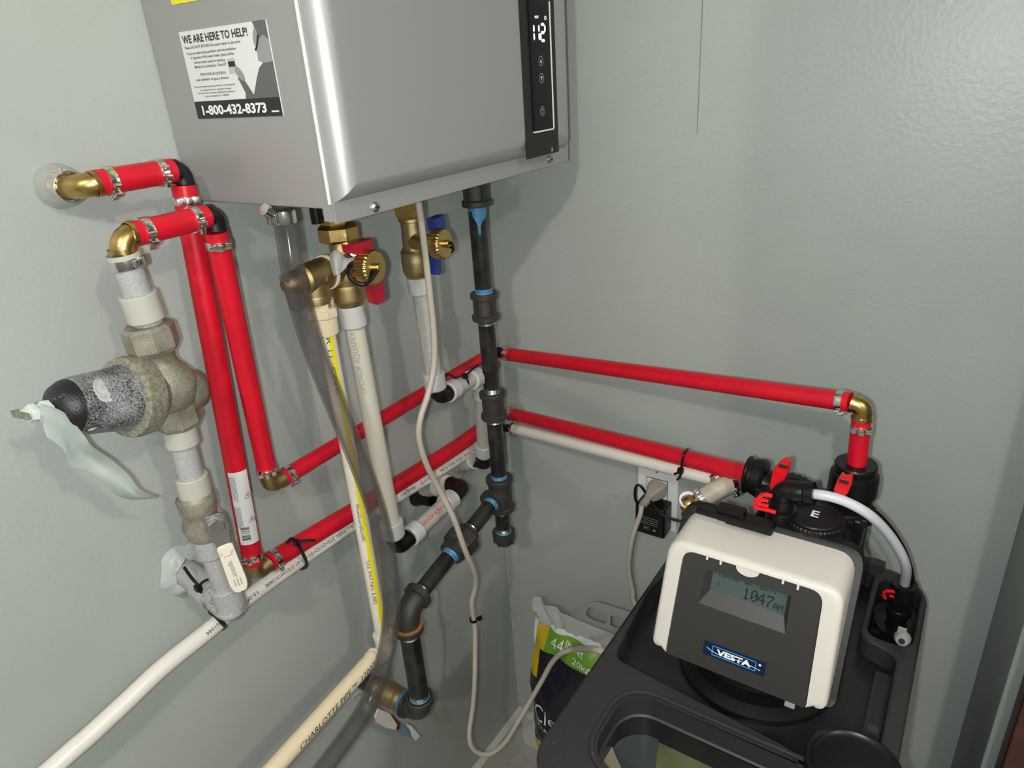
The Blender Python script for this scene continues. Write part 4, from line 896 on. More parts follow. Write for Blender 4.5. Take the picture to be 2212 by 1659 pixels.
for s, w_, h_ in ((0, .014, .0125), (.25, .0145, .013), (.55, .011, .0105), (.85, .0065, .0075), (1.0, .0058, .0058)):
    c = q0.lerp(q1, s); ring = [b.verts.new(c+sx_*x_*w_+sz_*y_*h_) for x_, y_ in rrect(-1, -1, 1, 1, .45, 3)]
    if prv_: 
        for k in range(len(ring)): b.faces.new((prv_[k], prv_[(k+1) % len(ring)], ring[(k+1) % len(ring)], ring[k]))
    else: b.faces.new(ring[::-1])
    prv_ = ring
b.faces.new(prv_); obj('plug', b, 'plug', pc_, label='beige moulded plug')
q2 = q1+pdx*.018
obj('strain_relief', lathe(NB(), q1-pdx*.002, pdx, [(0, .0055)]+[(i*.0032+j*.0016, .0066 if j == 0 else .0054) for i in range(5) for j in range(2)]+[(.020, .0048)], 16), 'plug', pc_, ang=15)
cord = [q2, RY(1383, 1112, .075), RY(1368, 1155, .085), RY(1360, 1200, .085), RY(1359, 1235, .08), RY(1366, 1270, .075), RY(1378, 1310, .075), V((.355, -.09, .58)), V((.385, -.14, .56)), V((.40, -.19, .58))]
# heater end: down the wall side then behind the softener
c2 = [LX(904, 436, .150), LX(910, 480, .150), LX(920, 560, .148), LX(929, 640, .146), LX(937, 720, .144), LX(937, 790, .143), LX(925, 850, .142), LX(909, 900, .142), LX(905, 945, .140), LX(920, 1000, .138), LX(950, 1060, .138), LX(980, 1120, .150), LX(1005, 1190, .155), LX(1024, 1235, .150), LX(1027, 1265, .140), LX(1019, 1300, .130), LX(1023, 1335, .125), LX(1026, 1365, .125), LX(1026, 1420, .125), LX(1025, 1480, .128), LX(1021, 1530, .132), LX(1014, 1580, .138), LX(1018, 1610, .145), LX(1035, 1627, .155), LX(1060, 1628, .170), LX(1090, 1605, .190), LX(1115, 1566, .205), LX(1145, 1515, .220), LX(1172, 1468, .238), LX(1192, 1432, .255), LX(1215, 1410, .280), LX(1245, 1402, .310), LX(1275, 1403, .345), LX(1290, 1405, .365)]
e_ = c2[-1]
c2 = c2[:-2]+[LX(1272, 1402, .362), LX(1306, 1408, .396)]
full = cord[:-3]+[V((.385, -.075, .60)), V((.397, -.12, .58)), V((.398, -.22, .60)), V((.400, -.26, .66))]+c2[::-1]
obj('cable', tube(NB(), catmull(full, 5), .0040, 12), 'cord', pc_)
t = thing('cable_tie', 'small black cable tie around the hanging power cord, near the corner', 'cable tie', LX(1027, 1343, .126), 'black cable ties')
obj('strap', lathe(NB(), LX(1022, 1338, .126)+V((0, 0, -.003)), V((.1, .1, 1)), [(0, .0046), (0, .0062), (.004, .0062), (.004, .0046)], 16, caps=False), 'black_plastic', t)
obj('head', box(NB(), LX(1036, 1336, .128), (.006, .006, .006), bev=.001), 'black_plastic', t); obj('tail', tube(NB(), [LX(1036, 1336, .128), LX(1039, 1330, .130)], .0012, 6), 'black_plastic', t)
ad = thing('power_adapter', 'black square power adapter plugged in below the beige plug', 'power adapter', RY(1408, 1118, .0))
aA, aB = RY(1377, 1112, .03), RY(1440, 1130, .03); az1 = RY(1415, 1090, .03).z; az0 = RY(1400, 1147, .03).z
obj('case', box(NB(), ((aA.x+aB.x)/2, -.024, (az0+az1)/2), (aB.x-aA.x, .034, az1-az0), bev=.004, seg=3), 'black_plastic', ad)
bm = NB(); flat_text(bm, 'FC', V(((aA.x+aB.x)/2-.004, -.0413, az0+.014)), UX, UZ, .0055, lift=.0001, bold=.02); lathe(bm, V(((aA.x+aB.x)/2+.009, -.0412, az0+.013)), -UY, [(0, .0022), (.0002, .0022)], 14)
for k in range(4): box(bm, ((aA.x+aB.x)/2, -.0413, az0+.034-.004*k), (.030, .0001, .0008))
obj('case_print', bm, 'print_grey', ad, smooth=False)
obj('lead', tube(NB(), catmull([RY(1384, 1096, .040), RY(1373, 1080, .045), RY(1372, 1058, .048), RY(1377, 1048, .046), RY(1386, 1052, .044), RY(1396, 1068, .044), RY(1410, 1090, .055), RY(1430, 1112, .075), RY(1462, 1124, .12), RY(1500, 1130, .20)], 6), .0022, 10), 'black_plastic', ad)

# ------------------------------------------------------------------ water softener cabinet
X0, X1, Y0, Y1 = .409, .709, -.557, -.075
ZD = .790; ZR = .765
so = thing('water_softener', 'charcoal cabinet water softener standing in the corner by the right wall', 'water softener', ((X0+X1)/2, (Y0+Y1)/2, 0))
outer = rrect(X0, Y0, X1, Y1, .048, 9)
obj('cabinet', plate(rrect(X0+.003, Y0+.003, X1-.003, Y1-.003, .046, 9), [rrect(X0+.012, Y0+.012, X1-.012, Y1-.012, .04, 9)], .0, ZR-.006, 0), 'cab', so)
zd = lambda u, v, z=ZD: (ZZ(u, v, z).x, ZZ(u, v, z).y)
recess = rpoly([zd(1327, 1418), zd(1405, 1268), (.452, Y1-.012), (.648, Y1-.012), (.650, -.215), (.690, -.225), (.692, -.455), (.640, -.432), (.628, -.400)], .014)
opening = rrect(.454, -.512, .668, -.410, .034)
well = rrect(.656, -.207, .7015, -.096, .014)
obj('top_deck', plate(outer, [recess, opening, well], ZR-.004, ZD, .003), 'cab', so, ang=50)
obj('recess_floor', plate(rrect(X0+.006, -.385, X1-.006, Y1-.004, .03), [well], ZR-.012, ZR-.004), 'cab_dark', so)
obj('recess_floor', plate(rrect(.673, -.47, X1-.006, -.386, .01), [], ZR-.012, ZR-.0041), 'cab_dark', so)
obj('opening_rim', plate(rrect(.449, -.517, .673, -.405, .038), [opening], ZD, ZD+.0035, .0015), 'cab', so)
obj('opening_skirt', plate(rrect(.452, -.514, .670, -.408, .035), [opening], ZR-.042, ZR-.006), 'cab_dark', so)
# inside the salt opening
ip = ZR-.034
obj('inner_floor', plate(rrect(X0+.014, -.54, X1-.014, -.385, .02), [], ip-.012, ip-.004), 'salt', so)
obj('inner_tank', plate([(.430, -.53), (ZZ(1428, 1790, ip).x, -.53), (ZZ(1428, 1520, ip).x, ZZ(1428, 1520, ip).y), (.470, -.385), (.430, -.385)], [], ip-.005, ip), 'slate', so)
obj('inner_ledge', plate(rpoly([(.425, -.53), (.492, -.53), ZZ(1345, 1672, ip)[:2], ZZ(1330, 1640, ip)[:2], ZZ(1314, 1600, ip)[:2], ZZ(1306, 1575, ip)[:2], (.425, -.42)], .004), [], ip-.002, ip+.005), 'beige', so)
# brine well
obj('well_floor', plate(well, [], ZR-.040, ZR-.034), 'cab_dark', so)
wcx, wcy = zd(1940, 1345, .775); wcx, wcy = .682, -.150
obj('well_body', lathe(NB(), (wcx, wcy, ZR-.036), UZ, [(0, .0185), (.026, .0185), (.028, .022), (.040, .022), (.041, .012), (.046, .0118)], 20), 'black_plastic', so)
tb = RY(1950, 1330, .15); tt = RY(1968, 1268, .15)
obj('tube_socket', lathe(NB(), (wcx, wcy, ZR+.008), V((.012, 0, 1)), [(0, .0105), (.012, .0115), (.014, .0130), (.020, .0130), (.022, .0115), (.034, .0120), (.036, .0140), (.058, .0140), (.058, .0115)], 20), 'black_plastic', so)
bm = NB(); q = RY(1918, 1288, .16); tube(bm, catmull([RY(1913, 1293, .160), RY(1909, 1284, .160), RY(1914, 1277, .160), RY(1932, 1278, .160), RY(1938, 1283, .160), RY(1932, 1288, .16), RY(1922, 1287, .160)], 4), .0020, 8); obj('clip', bm, 'red_clip', so)
obj('clip_base', prism(NB(), [(-.014, 0), (.008, 0), (.004, .022), (-.006, .02)], V((.664, -.165, ZR-.02)), UX, UZ, .008), 'black_plastic', so)
nb = zd(1952, 1385, .77)
ob_ = RY(1948, 1385, .214)
bm = lathe(NB(), ob_+V((0, .007, 0)), V((0, -1, .25)), [(0, .0078), (.002, .0088), (.006, .0080), (.009, .0062), (.0095, .0036)], 20); obj('overflow_nipple', bm, 'milky', so, label='milky overflow nipple')
obj('nipple_tab', box(NB(), RY(1948, 1365, .209), (.009, .003, .012), bev=.001), 'milky', so)
obj('nipple_hole', lathe(NB(), ob_+V((0, -.0025, .002)), V((0, -1, .25)), [(0, .0032), (.0010, .0032)], 14), 'ink', so)
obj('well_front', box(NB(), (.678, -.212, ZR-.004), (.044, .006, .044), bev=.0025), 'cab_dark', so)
obj('deck_strip', plate(rpoly([(.673, -.235), (.6905, -.235), (.6905, -.45), (.676, -.45)], .003), [], ZR-.004, ZR+.004, .001), 'cab', so)
obj('strip_label', box(NB(), (.683, -.318, ZR+.0042), (.010, .008, .0006)), 'slate', so, smooth=False)
obj('hinge_clip', box(NB(), (.640, Y1-.006, ZD+.004), (.034, .012, .014), bev=.003), 'cab', so)
# black round cap lying on the deck
cp0 = ZZ(1838, 1694, ZD)
cu_ = thing('round_cap', 'black round plastic cup at the bottom right, on the softener deck', 'cap', (cp0.x, cp0.y, ZD-.02))
obj('cup', lathe(NB(), (cp0.x, cp0.y, ZD-.02), UZ, [(0, .036), (.002, .039), (.040, .0415), (.044, .0405), (.0445, .037), (.040, .033), (.036, 0)], 36), 'black_plastic', cu_, ang=50)

# ------------------------------------------------------------------ control head
ch = thing('control_head', 'softener control head with white shell, display and charcoal face', 'control head', (.553, -.31, ZR-.004))
obj('collar', lathe(NB(), (.556, -.283, ZR-.004), UZ, [(0, .086), (.008, .086), (.012, .078), (.014, .074), (.03, .072), (.034, .064), (.05, .060), (.09, .055)], 40), 'black_plastic', ch)
# shell: wedge with rounded outline, built as rings in the slanted plane of its face
bl_, br_ = V((.461, -.3655, .813)), V((.6425, -.3655, .813)); tl_, tr_ = V((.4675, -.335, .9385)), V((.6395, -.335, .9385))
fx = UX; fu = ((tl_+tr_)/2-(bl_+br_)/2).normalized(); fn = fx.cross(fu).normalized(); fn = fn if fn.y < 0 else -fn
fc = (bl_+br_)/2; FHT = ((tl_+tr_)/2-fc).length
def fpt(a, b_, dd=0): return fc+fx*a+fu*b_+fn*dd
def outline(grow=0, top=0, bot=0):
    w0, w1 = .0905+grow, .0870+grow
    return rpoly([(-w0, -bot), (w0, -bot), (w1, FHT+top), (-w1, FHT+top)], [.008, .008, .020, .020])
def back_of(b_): return .004+.054*max(0, min(1, b_/FHT))**.8     # depth of the wedge behind the face
def ringface(pts, dfun): return [fpt(a, b_, 0)+V((0, 1, 0))*dfun(b_) for a, b_ in pts]
N_ = len(outline())
b = NB()
prof_in = rpoly([(-.0728, -.001), (.0728, -.001), (.0688, .1220), (-.0688, .1220)], [.0006, .0006, .013, .013])
R0 = [b.verts.new(p) for p in ringface(prof_in, lambda z: .006)]
R1 = [b.verts.new(p) for p in ringface(prof_in, lambda z: .000)]
R2 = [b.verts.new(p) for p in ringface(outline(-.005, -.005, -.005), lambda z: 0.000)]
R2b = [b.verts.new(p) for p in ringface(outline(-.0015, -.0015, -.0015), lambda z: 0.0015)]
R3 = [b.verts.new(p) for p in ringface(outline(), lambda z: .006)]
R4 = [b.verts.new(p) for p in ringface(outline(), lambda z: .006+back_of(z))]
for A_, B_ in ((R0, R1), (R1, R2), (R2, R2b), (R2b, R3), (R3, R4)):
    for k in range(N_):
        if k != 5: b.faces.new((A_[k], A_[(k+1) % N_], B_[(k+1) % N_], B_[k]))      # open along the lower edge
obj('shell', b, 'shell', ch, ang=50, label='white plastic shell')
b = NB()
G = [[b.verts.new(p) for p in ringface(outline(g_, g_, 0), fn_)] for g_, fn_ in ((.0, lambda z: .004+back_of(z)), (.006, lambda z: .005+back_of(z)), (.0070, lambda z: .010+back_of(z)), (.0065, lambda z: .014+back_of(z)), (-.006, lambda z: .018+back_of(z)))]
for A_, B_ in zip(G, G[1:]):
    for k in range(N_): b.faces.new((A_[k], A_[(k+1) % N_], B_[(k+1) % N_], B_[k]))
b.faces.new(G[-1]); b.faces.new(G[0][::-1])
obj('back_plate', b, 'black_poly', ch, ang=50)
# face panel: with recessed display window
def fl2(pts, dd): return [fpt(a, b_, dd) for a, b_ in pts]
fo = rpoly([(-.0722, -.003), (.0722, -.003), (.0682, .1214), (-.0682, .1214)], [.004, .004, .012, .012])
def uvf(u, v):
    q = ray(u, v); dd = (fc-CAM).dot(fn)/q.dot(fn); p = CAM+q*dd-fc; return (p.dot(fx), p.dot(fu))
def uvd(u, v, dd):
    q = ray(u, v); o_ = fc+fn*dd; t_ = (o_-CAM).dot(fn)/q.dot(fn); p = CAM+q*t_-o_; return (p.dot(fx), p.dot(fu))
wo = [(-.0461, .0679), (.0419, .0670), (.0414, .1078), (-.0433, .1073)]      # outer bevel bl, br, tr, tl
wi = [uvd(1532, 1271, -.0085), uvd(1691, 1330, -.0085), uvd(1699, 1285, -.0085), uvd(1538, 1231, -.0085)]
b = NB()
c2_ = bpy.data.curves.new('fp', 'CURVE'); c2_.dimensions = '2D'; c2_.fill_mode = 'FRONT'
for loop in (fo, wo):
    s = c2_.splines.new('POLY'); s.points.add(len(loop)-1); s.use_cyclic_u = True
    for p, q in zip(s.points, loop): p.co = (q[0], q[1], 0, 1)
to = bpy.data.objects.new('fp', c2_); me = bpy.data.meshes.new_from_object(to); b.from_mesh(me); bpy.data.objects.remove(to)
bmesh.ops.remove_doubles(b, verts=b.verts, dist=1e-6)
for v in b.verts:
    bulge = .004*(1-(v.co.x/.075)**2)*0
    v.co = fpt(v.co.x, v.co.y, -.0012+bulge)
vo = [b.verts.new(fpt(*p, -.0012)) for p in wo]; vi = [b.verts.new(fpt(*p, -.0085)) for p in wi]
for k in range(4): b.faces.new((vo[k], vo[(k+1) % 4], vi[(k+1) % 4], vi[k]))
rim = [b.verts.new(fpt(*p, -.0012)) for p in fo]; rb_ = [b.verts.new(fpt(*p, -.012)) for p in fo]
for k in range(len(fo)): b.faces.new((rim[k], rim[(k+1) % len(fo)], rb_[(k+1) % len(fo)], rb_[k]))
bmesh.ops.remove_doubles(b, verts=b.verts, dist=1e-5)
fp = obj('face_panel', b, 'face', ch, ang=20, label='charcoal face panel')
ds = obj('display', poly(NB(), fl2(wi, -.0083)), 'lcd', fp, smooth=False)
def mid(a, b_, s): return (a[0]+(b_[0]-a[0])*s, a[1]+(b_[1]-a[1])*s)
def dpt(s, t_): p = mid(mid(wi[0], wi[1], s), mid(wi[3], wi[2], s), t_); return p
dxv = (V((*wi[1], 0))-V((*wi[0], 0))); dw = dxv.length; dh = (V((*wi[3], 0))-V((*wi[0], 0))).length
ddir = (fx*dxv.x+fu*dxv.y).normalized(); dup = fn.cross(ddir).normalized(); dup = dup if dup.z > 0 else -dup
FONT = {'1': ['00100', '01100', '00100', '00100', '00100', '00100', '01110'], '0': ['01110', '10001', '10011', '10101', '11001', '10001', '01110'], '4': ['00010', '00110', '01010', '10010', '11111', '00010', '00010'], '7': ['11111', '00001', '00010', '00100', '01000', '01000', '01000'],
        ':': ['0', '0', '1', '0', '1', '0', '0'], 'A': ['01110', '10001', '10001', '11111', '10001', '10001', '10001'], 'M': ['10001', '11011', '10101', '10101', '10001', '10001', '10001'], 'T': ['11111']+['00100']*6, 'I': ['01110']+['00100']*5+['01110'], 'E': ['11111', '10000', '10000', '11110', '10000', '10000', '11111'], 'O': ['01110', '10001', '10001', '10001', '10001', '10001', '01110'], 'F': ['11111', '10000', '10000', '11110', '10000', '10000', '10000'], 'D': ['11110', '10001', '10001', '10001', '10001', '10001', '11110'], 'Y': ['10001', '10001', '01010', '00100', '00100', '00100', '00100'], ' ': ['000']*7}
bm = NB()
def dots(s, s0, t0, px, py, gap=1, rows=(0, 7)):
    p = dpt(s0, t0); o = fpt(*p, -.0080); x_ = 0
    for ch_ in s:
        gl_ = FONT[ch_]
        for r_ in range(rows[0], rows[1]):
            for c_, bit in enumerate(gl_[r_]):
                if bit == '1':
                    a_ = o+ddir*((x_+c_)*px)+dup*((6-r_)*py); poly(bm, [a_, a_+ddir*px*.95, a_+ddir*px*.95+dup*py*.95, a_+dup*py*.95])
        x_ += len(gl_[0])+gap
dots('10', .44, .14, .00135, .00180, 1); dots(':', .615, .14, .00115, .00180, 1); dots('47', .645, .14, .00135, .00180, 1); dots('AM', .85, .12, .00085, .00105)
dots('TIME OF DAY', .06, .90, .00100, .00115, 1, (5, 7))
o = fpt(*dpt(.10, .40), -.0080)
for k in range(10):
    a1, a2 = 2*math.pi*k/10, 2*math.pi*(k+1)/10
    f_ = lambda a, s: o+ddir*math.sin(a)*.0020*s+dup*(math.cos(a)*.0024*s+(.0016*s if k in (0, 9) and abs(math.sin(a)) < .1 else 0)); poly(bm, [f_(a1, 1), f_(a2, 1), f_(a2, .72), f_(a1, .72)])
obj('display_text', bm, 'lcd_ink', fp, smooth=False)
# thumb notch and ticks along the shell's lower lip
b = NB(); hn = (-.0023, .1225); prism(b, [(hn[0]+.0115*math.cos(a_), hn[1]+.0075*math.sin(a_)) for a_ in [math.pi+math.pi*k/10 for k in range(11)]], fpt(0, 0, .0006), fx, fu, .0016); obj('thumb_tab', b, 'shell', ch)
b = NB()
for u, v in ((1525, 1201), (1554, 1212), (1688, 1255), (1720, 1268)):
    p = uvf(u, v); box(b, fpt(p[0], p[1], .0004), (.0024, .0058, .0018), (fx, fu, fn), bev=.0006)
obj('vent_ticks', b, 'shell', ch)
# logo badge
bq = [uvf(1518, 1410), uvf(1650, 1463), uvf(1653, 1434), uvf(1521, 1381)]
bc = ((bq[0][0]+bq[2][0])/2, (bq[0][1]+bq[2][1])/2); bdx = (V((*bq[1], 0))-V((*bq[0], 0))); bw = bdx.length; bdir = (fx*bdx.x+fu*bdx.y).normalized(); bup = fn.cross(bdir); bup = bup if bup.z > 0 else -bup
bh = ((V((*bq[3], 0))-V((*bq[0], 0))).length+(V((*bq[2], 0))-V((*bq[1], 0))).length)/2
bo = fpt(*bc, -.0008)
bg = obj('logo_badge', box(NB(), bo, (bw, bh, .0010), (bdir, bup, fn)), 'navy', fp, smooth=False, label='navy logo badge')
bn = bo+fn*.0007; b = NB()
flat_text(b, 'VESTA', bn, bdir, bup, bh*.40, width=bw*.56, bold=.045, lift=.0000 if bdir.cross(bup).dot(fn) > 0 else 0)
wv = [bn+fn*.0003+bdir*(bw*s)+bup*(bh*t_) for s, t_ in ((-.45, .10), (-.36, -.06), (-.22, -.15), (-.05, -.10), (.12, -.02), (.25, -.05), (.43, -.16))]
tube(b, catmull(wv, 5), .00028, 6); lathe(b, bn+bdir*bw*.415+bup*bh*.22, fn, [(0, .0013), (.0002, .0013)], 10)
obj('logo_lettering', b, 'white_ink', fp, smooth=False)
b = NB()
for s, t_, sx2, sy2 in ((0, .33, bw*.70, .0008), (0, -.33, bw*.70, .0008), (-.35, 0, .0008, bh*.66), (.35, 0, .0008, bh*.66)): box(b, bn-fn*.0001+bdir*(bw*s)+bup*(bh*t_), (sx2, sy2, .0003), (bdir, bup, fn))
obj('logo_frame', b, 'lblue', fp, smooth=False)
b = box(NB(), fpt(.058, -.006, -.002), (.010, .006, .003), (fx, fu, fn), bev=.001); obj('latch', b, 'print_grey', ch)

# ------------------------------------------------------------------ bypass valve behind the head
bp_ = thing('bypass_valve', 'black softener bypass valve with two red arrow handles behind the head', 'valve', (.58, -.215, .87))
def gear(b, p, n, R_, h, teeth=26, dep=.003):
    x, y = perp(n); N = teeth*2; rings = []
    for tt, rr in ((0, 1), (h-.002, 1), (h, .96)): rings.append([b.verts.new(p+n*tt+(x*math.cos(2*math.pi*k/N)+y*math.sin(2*math.pi*k/N))*(R_*rr-(dep if k % 2 else 0))) for k in range(N)])
    for A_, B_ in zip(rings, rings[1:]):
        for k in range(N): b.faces.new((A_[k], A_[(k+1) % N], B_[(k+1) % N], B_[k]))
    b.faces.new(rings[0][::-1]); b.faces.new(rings[-1]); return b
kl, kr = RY(1698, 1050, .205), RY(1820, 1090, .186)
for c, nm in ((kl, 'left'), (kr, 'right')):
    obj('valve_barrel', lathe(NB(), (c.x, c.y, .86), UZ, [(0, .024), (c.z-.86-.008, .027)], 26), 'black_plastic', bp_)
    b = gear(NB(), V((c.x, c.y, c.z-.010)), UZ, .0345, .010); lathe(b, V((c.x, c.y, c.z)), UZ, [(0, .027), (.002, .026), (.002, .020), (.0005, .0195)], 28); obj('knob_ring', b, 'black_poly', bp_, ang=25)
def arrow_handle(pts, off, th, slot):
    P3 = [RY(u, v, off) for u, v in pts]; o = P3[0]; b = NB(); prism(b, [((p-o).x, (p-o).z) for p in P3], o, UX, UZ, th, .0012); h = obj('arrow_handle', b, 'red_clip', bp_, ang=30)
    p = RY(*slot, off+th+.0002); obj('slot', box(NB(), p, (.0092, .0006, .0040)), 'ink', h, smooth=False)
    b = NB()
    for k in (-2, 2): box(b, RY(slot[0]-k*1.6, slot[1]+k*6.0, off+th), (.009, .0008, .0008))
    obj('ridges', b, 'red_clip', h)
arrow_handle([(1668, 1050), (1669, 1032), (1676, 1005), (1690, 991), (1703, 986), (1709, 993), (1708, 1012), (1698, 1030), (1691, 1040), (1688, 1054), (1679, 1047)], .222, .010, (1692, 1008))
arrow_handle([(1806, 1062), (1805, 1046), (1811, 1032), (1820, 1019), (1828, 1025), (1843, 1023), (1843, 1038), (1836, 1055), (1824, 1070), (1813, 1072)], .222, .010, (1823, 1041))
# union nuts
dn_ = (lb-la).normalized(); n0 = RY(1612, 1024, .2)
b = NB(); lathe(b, n0, V((1, 0, -.02)), [(0, .0150), (0, .0215), (.002, .0225), (.004, .0215), (.005, .0200), (.008, .0200), (.009, .0215), (.018, .0225), (.020, .0215), (.022, .020)], 30)
obj('union_nut', b, 'black_plastic', bp_, ang=30)
obj('valve_arm', tube(NB(), [n0+V((.018, 0, -.006)), V((kl.x, kl.y, n0.z-.018))], .0185, 20), 'black_plastic', bp_)
m1 = RY(1850, 1000, .168)
b = NB(); lathe(b, V((m1.x, m1.y, m1.z)), -UZ, [(0, .0150), (0, .0212), (.002, .0222), (.008, .0215), (.010, .0212), (.012, .0245), (.016, .0255), (.036, .0258), (.040, .0235), (.050, .022)], 30); obj('union_nut', b, 'black_plastic', bp_, ang=30)
obj('valve_arm', lathe(NB(), V((m1.x, m1.y, m1.z-.048)), -UZ, [(0, .022), (.07, .022)], 22), 'black_plastic', bp_)
obj('bridge', box(NB(), ((kl.x+kr.x)/2, kl.y, kl.z-.022), (kr.x-kl.x, .030, .026), bev=.005), 'black_plastic', bp_)
ce_ = RY(1761, 1113, .241)
b = gear(NB(), V((ce_.x, ce_.y, ce_.z-.010)), UZ, .0305, .009, 44, .0007); lathe(b, ce_, UZ, [(0, .0272), (.0015, .0262), (.0015, .0215), (.0005, .0205), (.0010, 0)], 30)
ec = obj('end_cap', b, 'black_poly', bp_, ang=25)
obj('cap_barrel', lathe(NB(), V((ce_.x, ce_.y, .86)), UZ, [(0, .0275), (ce_.z-.87, .0275)], 26), 'black_plastic', bp_)
b = NB(); flat_text(b, 'E', V((ce_.x+.000, ce_.y, ce_.z+.0012)), UX, UY, .0118, lift=.0006, bold=.03); obj('cap_letter', b, 'white_ink', ec, smooth=False)
obj('manifold', box(NB(), (ce_.x-.038, ce_.y+.012, .900), (.055, .035, .05), bev=.006), 'black_plastic', bp_)
e0 = RY(1688, 1085, .250)
b = NB(); lathe(b, V((e0.x, e0.y, .905)), UZ, [(0, .0165), (.010, .0165), (e0.z-.905-.012, .0145), (e0.z-.905-.010, .0165), (e0.z-.905-.006, .0165), (e0.z-.905-.005, .0125), (e0.z-.905+.006, .0125)], 24); obj('outlet_post', b, 'black_plastic', bp_)
eo = RY(1698, 1060, .250); en = RY(1759, 1067, .250)
b = tube(NB(), arc3(V((e0.x, e0.y, e0.z-.004)), V((e0.x, e0.y, eo.z)), eo.lerp(en, .25), .008), .0112, 20); lathe(b, eo.lerp(en, .2), en-eo, [(0, .0112), (.006, .0120), (.012, .0110), (.014, .0125), ((en-eo).length*.8, .0128), ((en-eo).length*.8, .0100)], 24); obj('outlet_elbow', b, 'black_plastic', bp_)
b = NB(); rc_ = .0022
tube(b, catmull([RY(1668, 1072, .285), RY(1652, 1068, .285), RY(1638, 1076, .285), RY(1630, 1088, .285), RY(1636, 1097, .285), RY(1655, 1101, .285), RY(1676, 1107, .285)], 5), rc_, 8)
tube(b, catmull([RY(1660, 1093, .285), RY(1646, 1090, .285), RY(1638, 1086, .285), RY(1645, 1080, .285), RY(1660, 1082, .285)], 5), rc_*.9, 8); obj('retaining_clip', b, 'red_clip', bp_, label='red wire retaining clip')
b = NB(); box(b, RY(1580, 1110, .285), (.030, .014, .018), bev=.003); box(b, RY(1555, 1112, .29), (.05, .010, .008), bev=.002); box(b, RY(1620, 1128, .285), (.05, .016, .012), bev=.003); obj('motor_bracket', b, 'black_plastic', bp_)
# milky brine tube
bt = thing('brine_tube', 'milky white bent tube from the head down to the brine well', 'tube', RY(1880, 1125, .22))
BT = catmull([RY(1757, 1067, .250), RY(1790, 1072, .250), RY(1830, 1085, .247), RY(1875, 1110, .240), RY(1912, 1145, .220), RY(1940, 1185, .200), RY(1957, 1225, .180), V((wcx+.0008, wcy, ZR+.062)), V((wcx, wcy, ZR+.046))], 6)
obj('tube', tube(NB(), BT, .0053, 16), 'tube_white', bt)
obj('collar', lathe(NB(), V((wcx+.0006, wcy, ZR+.060)), UZ, [(0, .0116), (.0055, .0116), (.0055, .0053)], 18), 'tube_white', bt)
bt2 = thing('black_lead', 'thin black lead arching behind the milky tube', 'cable', RY(1900, 1130, .15))
obj('cable', tube(NB(), catmull([RY(1870, 1092, .18), RY(1900, 1112, .17), RY(1932, 1150, .16), RY(1955, 1190, .152), RY(1970, 1235, .145), RY(1973, 1275, .14)], 6), .0022, 8), 'black_plastic', bt2)

# ------------------------------------------------------------------ salt bag in the corner
sb_ = thing('salt_bag', 'plastic salt bag with green band and yellow edges, standing behind the softener', 'bag', (.25, -.07, 0))
BX0, BX1, BZ = .102, .385, .460
NXB, NZB = 28, 30
def bagp(s, t_, side):          # s across, t up
    x_ = BX0+(BX1-BX0)*s+.012*(math.sin(t_*math.pi)-.6)*(-1 if s < .5 else 1)*abs(2*s-1); z_ = t_*BZ
    d_ = .052*(max(0, 1-abs(2*s-1)**3.0))**.5*(1-t_**9)*(min(1, t_*8+.35))
    wob = .0035*math.sin(9*s+11*t_)+.003*math.sin(23*s-17*t_+1)+.002*math.sin(40*t_+31*s)
    return V((x_, -.072-side*(d_+wob*(1 if side > 0 else .3)), z_+.004*s*t_))
def bagpatch(name, s0, s1, t0, t1, m, side=1, lift=0, parent=None, label=None, wav=0):
    b = NB(); nx, nz = max(2, int((s1-s0)*NXB*1.6)), max(2, int((t1-t0)*NZB*1.6)); g = []
    for i in range(nx+1):
        row = []
        for j in range(nz+1):
            s = s0+(s1-s0)*i/nx; t_ = t0+(t1-t0)*j/nz; p = bagp(s, t_, side); p.y -= side*lift; row.append(b.verts.new(p))
        g.append(row)
    for i in range(nx):
        for j in range(nz): b.faces.new((g[i][j], g[i+1][j], g[i+1][j+1], g[i][j+1]))
    return obj(name, b, m, parent or sb_, ang=80, label=label)
bagpatch('back_sheet', 0, 1, 0, 1, 'bag_white', -1)
fs = bagpatch('front_sheet', 0, 1, 0, 1, 'bag_white')
bagpatch('green_band', .13, 1, .895, .985, 'bag_green', 1, .0014, fs)
bagpatch('navy_panel', .10, 1, .36, .898, 'bag_navy', 1, .0024, fs); bagpatch('navy_panel', .012, .12, .36, .76, 'bag_navy', 1, .0022, fs)
bagpatch('yellow_edge', .03, .135, .74, .985, 'bag_yellow', 1, .0010, fs); bagpatch('yellow_edge', .0, 1, 0, .364, 'bag_yellow', 1, .0010, fs)
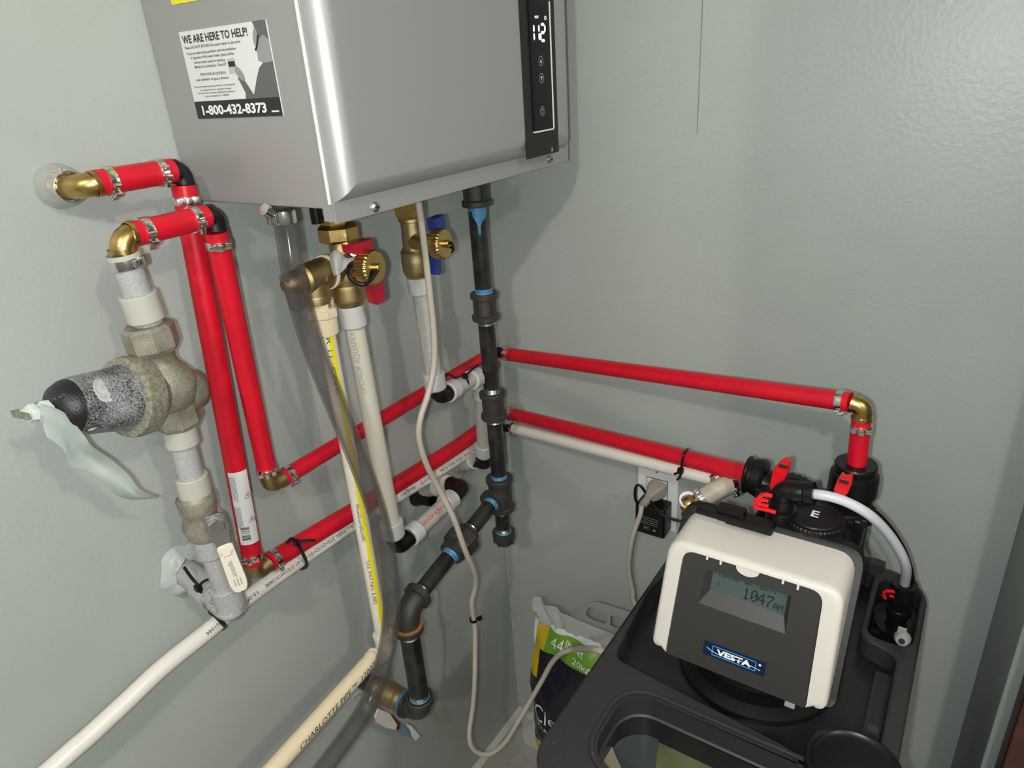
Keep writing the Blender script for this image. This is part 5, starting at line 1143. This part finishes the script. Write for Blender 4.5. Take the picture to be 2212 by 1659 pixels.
def bagtext(name, s, sc_, tc__, size, m, width=None, bold=0):
    src = text2d(s, size, width=width, bold=bold, align='LEFT')
    for ax_, n_ in ((0, (1, 0, 0)), (1, (0, 1, 0))):
        for k in range(-12, 30): bmesh.ops.bisect_plane(src, geom=src.verts[:]+src.edges[:]+src.faces[:], plane_co=(k*.005, k*.005, 0), plane_no=n_)
    for v in src.verts:
        s_ = sc_+v.co.x/(BX1-BX0); p = bagp(s_, tc__+v.co.y/BZ, 1); p.y -= .0036; v.co = p
    return obj(name, src, m, fs, smooth=False)
bagtext('bag_print', '44', .175, .950, .021, 'white_ink', width=.028); bagtext('bag_print', 'lb net', .285, .962, .012, 'white_ink', width=.042); bagtext('bag_print', '20kg', .36, .922, .010, 'white_ink', width=.040)
bagtext('bag_print', 'Clean', .085, .590, .034, 'white_ink', width=.086); bagtext('bag_print', 'WATER', .092, .515, .015, 'white_ink', width=.068)
# crimped top seam and pinched corner
b = NB(); g = []; nx = 60
for i in range(nx+1):
    s = i/nx; row = []
    for j in range(8):
        h = j/7; p = bagp(s, 1, 0); pin = math.exp(-((s-.02)/.16)**2)
        amp = .003*math.sin(s*90)*(1-h)*(.3+pin)+.004*math.sin(s*37+1)*h*pin
        row.append(b.verts.new(V((p.x-.012*h*pin+.004*math.sin(h*7)*pin, p.y-.004*(1-h)+amp+.008*pin*math.sin(s*60+h*3), p.z-.006+h*(.040-.006*s+.016*pin)))))
    g.append(row)
for i in range(nx):
    for j in range(7): b.faces.new((g[i][j], g[i+1][j], g[i+1][j+1], g[i][j+1]))
bmesh.ops.solidify(b, geom=b.faces[:], thickness=.0012); obj('top_seam', b, 'bag_white', sb_, ang=80)
# frosted carry handle behind the seam
hq = [RY(1222, 1338, .055), RY(1272, 1302, .055), RY(1288, 1301, .055), RY(1395, 1335, .055), RY(1395, 1420, .055), RY(1235, 1385, .055)]
c_ = [(p.x, p.z) for p in hq]
def hole(pts): return rpoly([(RY(u, v, .055).x, RY(u, v, .055).z) for u, v in pts], .010)
hb = plate(rpoly(c_, .008), [hole([(1264, 1328), (1272, 1310), (1313, 1324), (1310, 1351), (1272, 1338)]), hole([(1319, 1327), (1360, 1340), (1356, 1362), (1318, 1356)])], 0, .003, .0006)
for v in hb.verts: v.co = V((v.co.x, -.055+v.co.z, v.co.y))
obj('carry_handle', hb, 'frost', sb_, label='frosted plastic carry handle')
